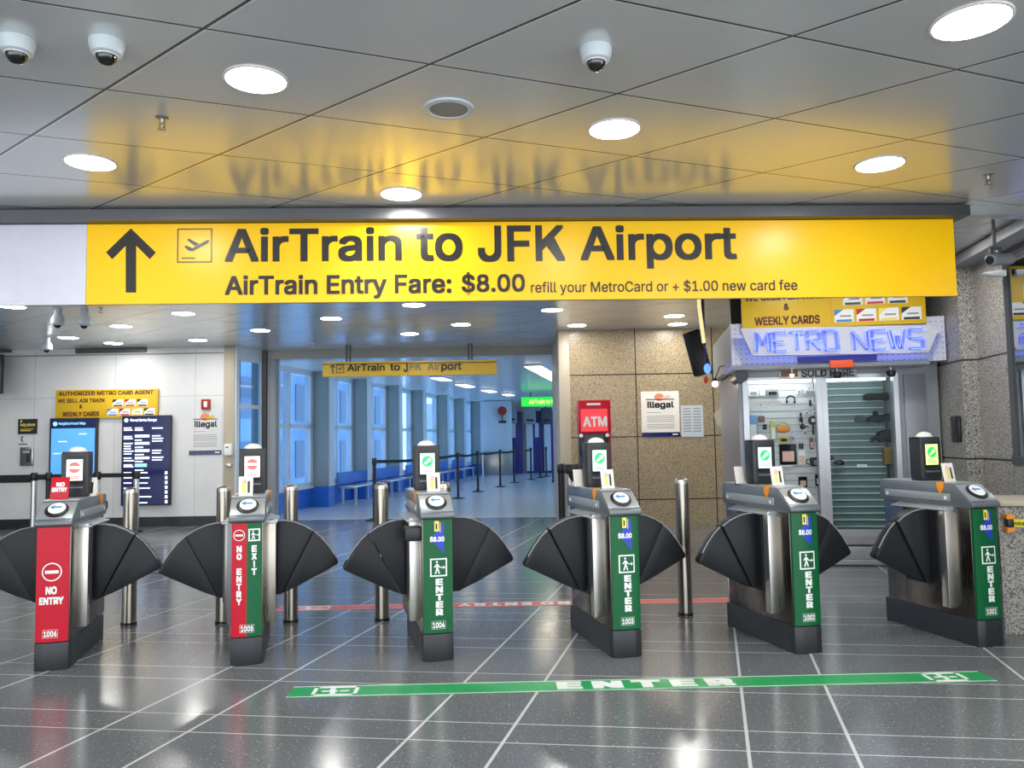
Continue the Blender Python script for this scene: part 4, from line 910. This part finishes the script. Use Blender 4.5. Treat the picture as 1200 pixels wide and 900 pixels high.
# hanging monitor, glowing tube and bulb left of the kiosk
TF = Frame(0, 9.6)
a, b, z0, z1 = TF.rect(805, 388, 833, 440)
o = thing('hanging_monitor', 'black tilted monitor hanging left of the METRO NEWS kiosk', 'screen', ((a + b) / 2, 9.6, (z0 + z1) / 2), math.radians(-38))
rm = Matrix.Rotation(math.radians(-14), 4, 'Y') 
MB().box(-.10, .10, -.10, .02, -.27, .27, .01).xform(rm).build('screen_housing', M['black'], o); MB().box(-.04, .07, .02, .07, -.12, .12, .01).xform(rm).build('mount', M['blackm'], o)
MB().box(.04, .07, .03, .06, .1, HC - (z0 + z1) / 2).build('pole', M['blackm'], o)
o = thing('glowing_tube', 'pale yellow glowing tube beside the hanging monitor', 'light tube', TF.world(0, -.3))
MB().tube([(TF.hit(819, 352, -.3)[0], 0, HC), (TF.hit(819, 352, -.3)[0], 0, TF.hit(819, 358, -.3)[1]), (TF.hit(825, 402, -.3)[0], 0, TF.hit(825, 402, -.3)[1])], .022, 10).build('tube', M['cord'], o)
MB().tube([(TF.hit(825, 402, -.3)[0], 0, TF.hit(825, 402, -.3)[1]), (TF.hit(827, 426, -.3)[0], 0, TF.hit(827, 426, -.3)[1])], .01, 8).build('lead', M['door_b'], o)
x, z = TF.hit(829, 432, -.3); MB().ball((x, 0, z), .05, .8, .8, 1.2).build('blue_lamp', M['neon_glow'], o); MB().ball((x - .02, 0, z - .13), .035, .8, .8, 1.3).build('lead_end', M['orangesign'], o)
x, z = TF.hit(838, 450, -.2)
o = thing('bare_bulb', 'small glowing bulb at the left corner of the kiosk', 'lamp', TF.world(x, -.2, z))
MB().ball((0, 0, 0), .035).build('bulb', M['bulb'], o); MB().lathe([(.02, .02), (.025, .06), (.01, .07)], seg=14).build('socket', M['black'], o)
MB().tube([(0, 0, .06), (.05, -.05, .2), (.28, -.15, .22)], .006, 6).build('lead', M['black'], o)

# ================================================================== booth on the right: pillar, mirror glass, counter
ak = xk1 + .02
y_c, _ = KF.hitx(1128, 450, ak)                     # front corner of the pillar's left face
def hit_y(px, y_): return KF.hit(px, 450, y_)[0]
x_m = hit_y(1147, y_c)                              # corner where the wall turns towards the viewer
y_g, _ = KF.hitx(1182, 450, x_m)                    # where glass starts
zp = KF.hit(1145, 313, y_c)[1]
M['granite3'] = make_granite('booth granite', '#34322f', '#8d8a84', '#bdbab2', .4, ((.1564, .9877, 0), 40, 0), (.98, KF.hitx(1160, 418, x_m)[1] - .98 * 2))
struct('wall_booth', MB().prism([(ak, 2.0), (ak, y_c), (x_m - .006, y_c), (x_m - .006, y_c - .012), (x_m, y_c - .012), (x_m, y_g), (x_m + .3, y_g), (x_m + .3, 2.0)], 'z', 0, zp), M['granite3'], K0, KR)
zw0 = KF.hitx(1190, 544, x_m)[1]; zw1 = zp - .05
yn = -5.2
struct('wall_booth_low', MB().box(x_m + .004, x_m + .3, yn, y_g, 0, zw0), M['granite2'], K0, KR)
wb = struct('window_20', MB().box(x_m - .015, x_m + .1, yn, y_g, zw0, zw0 + .07).box(x_m, x_m + .1, y_g - .02, y_g, zw0 + .07, zp).box(x_m, x_m + .1, yn, y_g, zw1, zp), M['greyd'], K0, KR)
MB().box(x_m + .03, x_m + .06, yn, y_g - .02, zw0 + .07, zw1).build('pane', M['mirror'], wb)
struct('trim_40', MB().box(ak - .06, x_m + 1.6, yn, y_c + .02, zp, zp + .09).box(ak - .02, x_m + 1.6, yn, y_c + .02, zp + .11, HC), M['grey'], K0, KR)
struct('trim_41', MB().box(ak - .05, x_m + 1.6, yn, y_c + .01, zp + .088, zp + .112), M['black'], K0, KR)
o = wall_thing(KF, 'black_plate', 'black rectangular plate on the lit side of the booth pillar', 'plate')
ya, za = KF.hitx(1117, 488, ak); yb_, zb2 = KF.hitx(1131 - 3, 518, ak)
MB().box(ak - .03, ak - .001, min(ya, yb_), max(ya, yb_), zb2, za, .006).build('plate', M['black'], o); MB().lathe([(.008, 0), (.008, -.006)], (ak - .03, (ya + yb_) / 2, za - .03), 10, 'x').build('screw', M['steel'], o)
# low counter block with ledge
pb = onz(1178, 743, 0)
cx0 = (pb - KF.o).dot(KF.x) - .0; cy0 = (pb - KF.o).dot(KF.n)
zled = KF.hit(1190, 588, cy0)[1]
o = thing('service_counter', 'low granite service counter with a pale stone ledge at the right edge', 'counter', K0, KR)
MB().box(cx0, x_m, cy0, cy0 + .55, 0, zled - .035).build('base', M['granite2'], o); MB().box(cx0 - .02, x_m, cy0 - .03, cy0 + .57, zled - .03, zled + .005, .006).build('ledge', M['jamb'], o); MB().box(cx0, x_m, cy0 - .005, cy0 + .56, zled - .037, zled - .028).build('joint', M['black'], o)
o = wall_thing(KF, 'belt_barrier', 'yellow Service belt on an orange and black wall reel', 'barrier belt')
a, b, z0, z1 = KF.rect(1176, 602, 1183, 622, cy0); MB().box(a, b, cy0 - .07, cy0 - .001, z0 + .03, z1 - .03, .004).build('reel', M['black'], o); MB().box(a - .01, b, cy0 - .08, cy0 - .001, z1 - .03, z1).box(a - .01, b, cy0 - .08, cy0 - .001, z0, z0 + .03).build('reel_cap', M['orange'], o)
z0, z1 = KF.hit(1192, 617, cy0)[1], KF.hit(1192, 608, cy0)[1]; c_ = KF.hit(1200, 612, cy0)[0]
MB().box(b, x_m - .02, cy0 - .035, cy0 - .031, z0, z1).build('belt', M['tape_y'], o); MB().text('Customer Service', b - .19, c_ - .012, z0 + .012, z1 - .012, -.0, .02).xform(Matrix.Translation((0, cy0 - .037, 0))).bm.free()
MB().text('Service', b + .0 - .02, c_ - .012, z0 + .012, z1 - .012, cy0 - .037, .02).build('lettering', M['ink'], o)
# bullet camera under the bulkhead
BC = Frame(0, 6.35)
x, z = BC.hit(1160, 305); x2, z2 = BC.hit(1190, 300)
o = thing('bullet_camera', 'grey bullet security camera on the bulkhead at the right', 'security camera', (x, 6.35, z))
rm = Matrix.Rotation(math.radians(90), 4, 'Y'); L = .26
m_ = MB(); m_.lathe([(.042, 0), (.05, .01), (.05, .07), (.046, .075), (.046, L), (.03, L + .01)], (0, 0, 0), 24, 'x').xform(Matrix.Rotation(math.radians(-8), 4, 'Y') @ Matrix.Rotation(math.radians(25), 4, 'Z')).build('housing', M['grey'], o)
m_ = MB(); m_.lathe([(.034, -.004), (.034, .002)], (0, 0, 0), 20, 'x').xform(Matrix.Rotation(math.radians(-8), 4, 'Y') @ Matrix.Rotation(math.radians(25), 4, 'Z')).build('lens', M['dome'], o)
MB().box(.09, .12, .03, .06, .03, .10, .006).box(.03, .12, .03, .06, .09, .115, .008).box(.03, .055, .03, .06, .05, .11, .006).box(.06, .085, .035, .055, .11, HC - z, .006).build('bracket', M['greyd'], o); MB().tube([(L, .12, .02), (L + .1, .13, .06), (L + .25, .16, .04)], .009, 6).build('cable', M['grey'], o)
o = thing('wall_lamp', 'flat white lamp high on the booth pillar', 'lamp', KF.world(0, 0, 0), KR)
yl, zl_ = KF.hitx(1166, 321, x_m - .09)
MB().prism([(x_m - .20, zl_ + .012), (x_m - .15, zl_ - .018), (x_m - .03, zl_ - .03), (x_m - .012, zl_ - .03), (x_m - .012, zl_ + .025), (x_m - .06, zl_ + .025)], 'y', yl - .05, yl + .05, .006).build('shade', M['white'], o); MB().box(x_m - .03, x_m - .001, yl - .03, yl + .03, zl_ - .01, zl_ + .03).build('arm', M['greyd'], o)

# ================================================================== floor tapes
def floor_tape(name, label, a0, a1, wd, m, letters, flip):
    """tape lying from a0 to a1 (its middle line)"""
    d = (a1 - a0); L = d.length; ang = math.atan2(d.y, d.x)
    o = thing(name, label, 'floor sign', (a0.x, a0.y, 0), ang)
    h = wd / 2
    MB().box(0, L, -h, h, .0005, .002).build('tape', M[m], o)
    MB().box(0, L, h - .012, h - .006, .002, .0026).box(0, L, -h + .006, -h + .012, .002, .0026).build('edge_line', M['white'], o)
    lay = Matrix.Rotation(math.radians(-90), 4, 'X')      # from facing -y to facing up
    mb = MB(); n = len(letters[0]); s, x0, x1 = letters
    mb.text(s, -.5, .5, -h * .68, h * .68, 0, .06).xform(lay)
    mb.xform(Matrix.Diagonal(((x1 - x0), 1, 1, 1)))
    if flip: mb.xform(Matrix.Rotation(math.pi, 4, 'Z'))
    mb.xform(Matrix.Translation(((x0 + x1) / 2, 0, .003))).build('lettering', M['white'], o)
    return o, L, h
def tape_icon(o, x0, x1, h, flip=False):
    m_ = MB(); t_ = .022
    for a in ((x0, x1, -h * .8, -h * .8 + t_), (x0, x1, h * .8 - t_, h * .8), (x0, x0 + t_, -h * .8, h * .8), (x1 - t_, x1, -h * .8, h * .8)): m_.box(*a, .002, .003)
    xm_ = (x0 + x1) / 2; w_ = x1 - x0
    m_.box(xm_ - w_ * .3, xm_ + w_ * .05, -.012, .008, .002, .003).box(xm_ - w_ * .1, xm_ + w_ * .02, -h * .5, -.01, .002, .003).box(xm_ - w_ * .14, xm_ - w_ * .02, .008, h * .5, .002, .003).box(xm_ + w_ * .1, xm_ + w_ * .3, -.01, .006, .002, .003)
    m_.build('walking_symbol', M['white'], o)
g0 = (onz(340, 805, 0) + onz(340, 818, 0)) / 2; g1 = (onz(1148, 787, 0) + onz(1166, 798, 0)) / 2
L_ = (g1 - g0).length
k0 = (onz(652, 803, 0) - g0).length; k1 = (onz(860, 799, 0) - g0).length
o, L_, h_ = floor_tape('floor_tape', 'green ENTER tape stuck on the dark floor before the gates', g0, g1, .20, 'floor_g', ('E N T E R', k0, k1), False)
tape_icon(o, (onz(367, 810, 0) - g0).length, (onz(420, 809, 0) - g0).length, h_); tape_icon(o, (onz(1083, 793, 0) - g0).length, (onz(1130, 793, 0) - g0).length, h_)
r0_ = onz(325, 713.5, 0); r1_ = onz(856, 703, 0)
k0 = (onz(537, 709, 0) - r0_).length; k1 = (onz(668, 706, 0) - r0_).length
o, L_, h_ = floor_tape('floor_tape', 'red NO ENTRY tape on the floor beyond the gates, facing the other way', r0_, r1_, .18, 'floor_r', ('N O  E N T R Y', k0, k1), True)
tape_icon(o, .12, .45, h_)

# ================================================================== bollards
BL = Frame(0, 6.45)
for px, py, lb in ((153, 600, 'steel bollard behind the right paddle of gate 1006'), (262, 600, 'steel bollard behind the left paddle of gate 1005'), (341, 600, 'steel bollard behind the right paddle of gate 1005'), (447, 600, 'steel bollard behind the left paddle of gate 1004'), (520, 575, 'steel bollard hidden behind gate 1004, only its top showing'), (801, 640, 'steel bollard between gates 1003 and 1002')):
    x = BL.hit(px, py)[0]
    o = thing('bollard', lb, 'bollard', (x, 6.45, 0), 0, 'steel bollards behind the gates')
    MB().lathe([(.058, 0), (.058, .01), (.054, .012), (.054, 1.03), (.0535, 1.032)], seg=32).build('post', M['steel_w'], o)
    MB().lathe([(.056, 1.03), (.056, 1.045), (.05, 1.062), (.03, 1.075), (.0, 1.08)], seg=32).build('cap', M['steel_l'], o)
    MB().cyl((0, 0, .001), .06, .02, seg=32).build('collar', M['blackm'], o)

# ================================================================== fare gates
HW = .094
def curve(x): return .012 * (min(1.2, abs(x) / HW)) ** 2          # convex front, zero at the middle
PZ0, PZ1 = .178, .895
def strip_panel(o, x0, x1, m, name='front_panel'):
    mb = MB(); n = 18
    f = [(x0 + (x1 - x0) * i / n, -.018 + curve(x0 + (x1 - x0) * i / n)) for i in range(n + 1)]
    mb.prism(f + [(x1, .01), (x0, .01)], 'z', PZ0, PZ1).build(name, m, o)
YF = -.0200
def walker(mb, x0, x1, z0, z1, ex=False):
    mb.outline(x0, x1, z0, z1, YF, .009, curve); W_, H_ = x1 - x0, z1 - z0
    def q(u, v): return (x0 + W_ * u, z0 + H_ * v)
    mb.disc(q(.40, .80), H_ * .062, YF, 12, curve)
    for pts in ([(.36, .70), (.47, .70), (.48, .42), (.36, .42)], [(.36, .69), (.40, .64), (.28, .48), (.22, .52)], [(.45, .68), (.62, .52), (.58, .47), (.44, .58)],
                [(.36, .44), (.44, .44), (.36, .16), (.26, .14)], [(.40, .46), (.49, .42), (.58, .16), (.50, .14)]): mb.poly([q(*p_) for p_ in pts], YF, curve)
    for pts in ([(.62, .52), (.80, .52), (.80, .46), (.62, .46)], [(.76, .60), (.90, .49), (.76, .38), (.80, .49)]): mb.poly([q(*p_) for p_ in pts], YF, curve)
    # small gap in the frame
def vword(mb, s, x0, x1, ztop, zbot):
    n = len(s); h = (ztop - zbot) / n
    for i, ch in enumerate(s):
        if ch == ' ': continue
        if ch == 'I':
            mb.plate((x0 + x1) / 2 - .005, (x0 + x1) / 2 + .005, ztop - h * (i + 1) + h * .10, ztop - h * i - h * .02, YF, curve); continue
        mb.text(ch, x0, x1, ztop - h * (i + 1) + h * .10, ztop - h * i - h * .02, YF, .05, fn=curve)
def noentry(mb, c, r):
    mb.ring(c, r * .88, r, YF, 28, curve); mb.plate(c[0] - r * .68, c[0] + r * .68, c[1] - r * .17, c[1] + r * .17, YF, curve)
def paddle(o, s, ym, inner=0.):
    """two-leaf wing barrier on side s, its plane at depth ym"""
    X0, Z0 = .168, .375
    pts_in = [(-inner, 0), (-inner, .50), (.06, .497), (.12, .485), (.19, .455), (.245, .42), (.035, .0)]
    pts_out = [(.038, 0), (.248, .418), (.30, .372), (.35, .310), (.392, .245), (.415, .205), (.418, .190), (.408, .178), (.15, .048)]
    def T(pts): return [(s * (X0 + a), Z0 + b) for a, b in pts]
    pd = MB().prism(T(pts_in), 'y', ym - .055, ym + .055, .006, 2).build('paddle', M['paddle'], o)
    MB().prism(T(pts_out), 'y', ym - .036, ym + .036, .008, 2).build('outer_leaf', M['paddle'], pd)
    rim = [(X0 + a, Z0 + b) for a, b in [(.0, .502), (.06, .499), (.12, .487), (.19, .457), (.245, .422)]]  # light reflected along the leaf edges, painted as pale tubes
    MB().tube([(s * a, ym - .05, b) for a, b in rim], .004, 6).build('rim', M['paddle_glint'], pd)
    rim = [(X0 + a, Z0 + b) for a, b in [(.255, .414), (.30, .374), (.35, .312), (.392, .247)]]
    MB().tube([(s * a, ym - .031, b) for a, b in rim], .004, 6).build('rim', M['paddle_glint'], pd)
def fare_gate(px, py, num, label, front, screen, left_card=None, right_card=(0, .27), rot=14.0, lock=False, slim=1):
    p = onz(px, py, 0); rz = math.radians(rot)
    o = thing('fare_gate', label, 'fare gate', (p.x, p.y + .01, 0), rz, 'fare gates in a row')
    L = .86
    MB().prism([(-.098, 0), (-.05, -.016), (.05, -.016), (.098, 0), (.104, .05), (.104, L), (-.104, L), (-.104, .05)], 'z', 0, .172, .004).build('plinth', M['plinth'], o)
    MB().box(-.099, .099, .012, L - .03, .172, .905, .004).build('cabinet', M['steel_d'], o)  # steel darkened to paint in the dark reflections of the gate sides
    # front strip
    if front == 'split':
        strip_panel(o, -HW, 0, M['red']); strip_panel(o, 0, HW, M['green'])
    else: strip_panel(o, -HW, HW, M['red' if front == 'noentry' else 'green'])
    def pr(name, *calls):
        t_ = MB()
        for f_ in calls: f_(t_)
        t_.build(name, M['white'], o)
    if front == 'enter':
        pr('walking_symbol', lambda t: walker(t, -.052, .058, .535, .650)); pr('lettering', lambda t: vword(t, 'ENTER', -.018, .030, .522, .285))
        MB().poly([(-.05, .775), (.040, .885), (.040, .677)], YF, curve).build('price_arrow', M['blue'], o)
        MB().poly([(-.022, .888), (.008, .888), (.008, .822), (-.022, .822)], YF - .0006, curve).build('card_symbol', M['yel'], o)
        MB().poly([(-.014, .875), (-.004, .868), (-.004, .832), (-.014, .838)], YF - .0010, curve).build('card_mark', M['black'], o)
        MB().poly([(.014, .880), (.018, .880), (.018, .815), (.014, .815)], YF - .001, curve).build('card_mark', M['yel'], o)
        pr('price', lambda t: t.text('$8.00', -.052, .042, .752, .792, YF - .0012, .035, fn=curve)); nx = (-.045, .045)
    elif front == 'noentry':
        pr('no_entry_symbol', lambda t: noentry(t, (-.002, .615), .058)); pr('lettering', lambda t: t.text('NO', -.035, .030, .475, .525, YF, .04, fn=curve)); pr('lettering', lambda t: t.text('ENTRY', -.072, .068, .412, .458, YF, .04, fn=curve)); nx = (-.048, .040)
    else:
        pr('no_entry_symbol', lambda t: noentry(t, (-.047, .820), .036)); pr('lettering', lambda t: vword(t, 'NO ENTRY', -.062, -.030, .755, .375))
        pr('exit_symbol', lambda t: walker(t, .010, .082, .780, .860)); pr('lettering', lambda t: vword(t, 'EXIT', .030, .062, .755, .560)); nx = (-.040, .048)
    pr('gate_number', lambda t: t.text(num, nx[0] + .006, nx[1] - .006, .211, .248, YF, .03, fn=curve)); pr('number_frame', lambda t: t.outline(nx[0], nx[1], .204, .255, YF, .0014, curve))
    # head casing
    hw = .112
    prof = [(.012, .895), (-.028, .905), (-.032, .925), (-.022, .940), (.125, 1.050), (.145, 1.055), (L - .01, 1.055), (L + .005, .93), (L - .02, .905)]
    hd = MB().prism(prof, 'x', -hw, hw, .008, 2).build('head', M['head'], o)
    for s in (-1, 1):
        MB().box(s * hw - .004, s * hw + .004, .16, L - .06, .935, .985, .003).build('side_groove', M['head_l'], hd)
        for yy in (.2, L - .09): MB().lathe([(.012, -.004), (.012, .004), (.006, .006)] if s > 0 else [(.006, -.006), (.012, -.004), (.012, .004)], (s * (hw + .002), yy, .955), 12, 'x').build('screw', M['white'], hd)
    MB().box(-hw + .004, hw - .004, .14, L - .03, 1.053, 1.059, .002).build('top_edge', M['head_l'], hd)
    ang = math.atan2(1.050 - .940, .147); place = Matrix.Translation((0, .052, .9975)) @ Matrix.Rotation(ang - math.pi / 2 + math.pi / 2, 4, 'X')
    MB().box(-hw + .006, hw - .006, -.082, .080, -.002, .002, .002).xform(place).build('bezel', M['head_l'], hd)
    bt = MB(); bt.lathe([(.070, 0), (.070, .008), (.058, .014)], (0, 0, 0), 28).xform(place).build('card_reader', M['black'], o)
    bp = bt = MB().lathe([(.052, .012), (.052, .017), (.0, .019)], (.002, .004, 0), 28).xform(place).build('target_disc', M['white'], o)
    m_ = MB()
    for pts in ([(-.040, .006), (-.014, .026), (-.014, .013), (.03, .013), (.03, -.001), (-.014, -.001), (-.014, -.014)],): m_.bm.faces.new([m_.bm.verts.new((x_, y_ + .004, .0205)) for x_, y_ in pts])
    m_.xform(place).build('arrow_symbol', M['lblue'], bp)
    # side housings with wings
    for s in (-1, 1):
        if s == slim or slim == 2:
            xa, xb = sorted((s * .097, s * .135 if slim == 2 and s < 0 else s * .112))
            if slim == 2 and s > 0: xa, xb = .097, .172
        else: xa, xb = sorted((s * .097, s * .163))
        if s == slim:
            MB().box(*sorted((s * .097, s * .118)), .25, .64, .225, .885, .003).build('housing', M['plinth'], o)
            paddle(o, s, .36, .055); continue
        dark = slim == 2 and s < 0
        MB().box(xa, xb, .16, .225, .225, .895, .004).build('post', M['head'] if dark else M['steel_w'] if slim == 2 else M['steel_l'], o)
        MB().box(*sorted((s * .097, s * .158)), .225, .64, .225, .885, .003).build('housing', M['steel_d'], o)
        MB().prism([(.097 * s, .905), (.16 * s, .885), (.18 * s, .882), (.18 * s, .872), (.097 * s, .872)], 'y', .15 if not dark else .22, .66, .003).build('housing_cap', M['head_l'], o)
        x1_, x2_ = sorted((s * .150, s * .1705)); MB().box(x1_, x2_, .232, .55, .36, .87).build('slot', M['black'], o)
        paddle(o, s, .36)
    if lock: MB().box(-.205, -.100, .02, .15, .76, .85, .01).build('latch_box', M['black'], o)
    # validator screen on top
    rd = MB(); yr = .44
    rd.prism([(-.083, 1.057), (.083, 1.057), (.089, 1.10), (.089, 1.355), (.078, 1.372), (-.078, 1.372), (-.089, 1.355), (-.089, 1.10)], 'y', yr, yr + .115, .010, 2)
    rd = rd.build('validator', M['plinth'], o)
    MB().box(-.089, .089, yr + .01, yr + .11, 1.357, 1.372, .005).build('brim', M['blackm'], rd)
    m_ = MB(); m_.lathe([(.062, 0), (.060, .010), (.048, .024), (.028, .034), (0, .038)], (0, yr + .058, 1.371), 24, 'z', (1, .75)).build('dome', M['cap'], rd)
    MB().box(-.062, .062, yr - .006, yr + .004, 1.150, 1.340, .006).build('screen_bezel', M['black'], rd); MB().prism([(-.06, 1.13), (.06, 1.13), (.055, 1.118), (-.055, 1.118)], 'y', yr - .02, yr + .003, .003).build('lip', M['head'], rd)
    red = screen == 'r'; sm, im = (M['scr_r'], M['ico_r']) if red else ((M['scr_y'] if screen == 'y' else M['scr_g']), M['ico_g'])
    sc = MB().box(-.051, .051, yr - .009, yr - .005, 1.172, 1.318).build('screen', sm, rd)
    MB().disc((0, 1.262), .038, yr - .0105, 24).build('symbol', im, sc)
    m_ = MB(); cc = (0, 1.262)
    if red: m_.plate(-.036, .036, 1.253, 1.272, yr - .0115)
    else: m_.poly([(.022, 1.285), (.026, 1.262), (.012, 1.258), (-.014, 1.238), (-.024, 1.248), (-.002, 1.268), (.002, 1.280)], yr - .0115)
    m_.build('symbol_mark', sm, sc)
    m_ = MB()
    for zz in (1.198, 1.186): m_.plate(-.036, .036, zz, zz + .005, yr - .0105)
    m_.build('screen_text', im, sc)
    # placards
    def placard(x, y, w_, h_, m, nm='placard', tilt=12):
        rm = Matrix.Translation((x, y, 1.058)) @ Matrix.Rotation(math.radians(-tilt), 4, 'X')
        c = MB().box(-w_ / 2, w_ / 2, 0, .008, 0, h_, .002).xform(rm).build(nm, m, o)
        MB().prism([(0.006, .0), (.05, 0), (.012, h_ * .6)], 'x', -w_ * .3, w_ * .3).xform(rm).build('stand', M['plinth'], c)
        return c, rm
    if right_card is not None:
        c, rm = placard(right_card[0], right_card[1], .092, .132, M['paper'])
        MB().poly([(-.022, .02), (.0, .02), (.004, .075), (-.008, .105), (-.024, .07)], -.0015).xform(rm).build('picture', M['yel'], c)
        MB().plate(.012, .026, .02, .10, -.0015).xform(rm).build('picture', M['black'], c)
        MB().poly([(-.026, .080), (.004, .080), (.008, .100), (-.01, .118), (-.022, .10)], -.0017).xform(rm).build('picture', M['pink'], c)
    if left_card == 'white': placard(-.155 + .055, .60, .07, .125, M['paper'])
    if left_card == 'red':
        c, rm = placard(-.035, .215, .112, .150, M['red']); MB().text('NO', -.022, .030, .085, .115, -.0015, .05).text('ENTRY', -.046, .046, .050, .080, -.0015, .05).xform(rm).build('lettering', M['white'], c)
    for s, yy in ((-1, .245), (1, .70)):
        x1_, x2_ = sorted((s * (hw - .002), s * (hw + .005)))
        MB().prism([(yy - .032, 1.058), (yy + .032, 1.058), (yy + .028, 1.015), (yy, .975), (yy - .028, 1.015)], 'x', x1_, x2_, .002).build('orange_tag', M['orange'], o)
        MB().box(s * hw - (.03 if s > 0 else 0), s * hw + (0 if s > 0 else .03), yy - .032, yy + .032, 1.0585, 1.062).build('orange_tag', M['orange'], o)
    return o
fare_gate(58.5, 786, '1006', 'fare gate with a full red NO ENTRY front, numbered 1006', 'noentry', 'r', 'red', (.075, .50), slim=-1)
fare_gate(288, 779.5, '1005', 'fare gate with a half red, half green front, numbered 1005', 'split', 'r', None, (-.025, .20), slim=2)
fare_gate(514, 775, '1004', 'green ENTER fare gate numbered 1004, before the portal', 'enter', 'g', None, (.02, .27), lock=True)
fare_gate(736, 770.5, '1003', 'green ENTER fare gate numbered 1003, before the cash machine', 'enter', 'g', 'white', (-.0, .27))
fare_gate(949, 766, '1002', 'green ENTER fare gate numbered 1002, before the kiosk window', 'enter', 'g', 'white', (-.0, .27))
fare_gate(1163, 758, '1001', 'rightmost green ENTER fare gate, numbered 1001', 'enter', 'y', None, (-.0, .27))
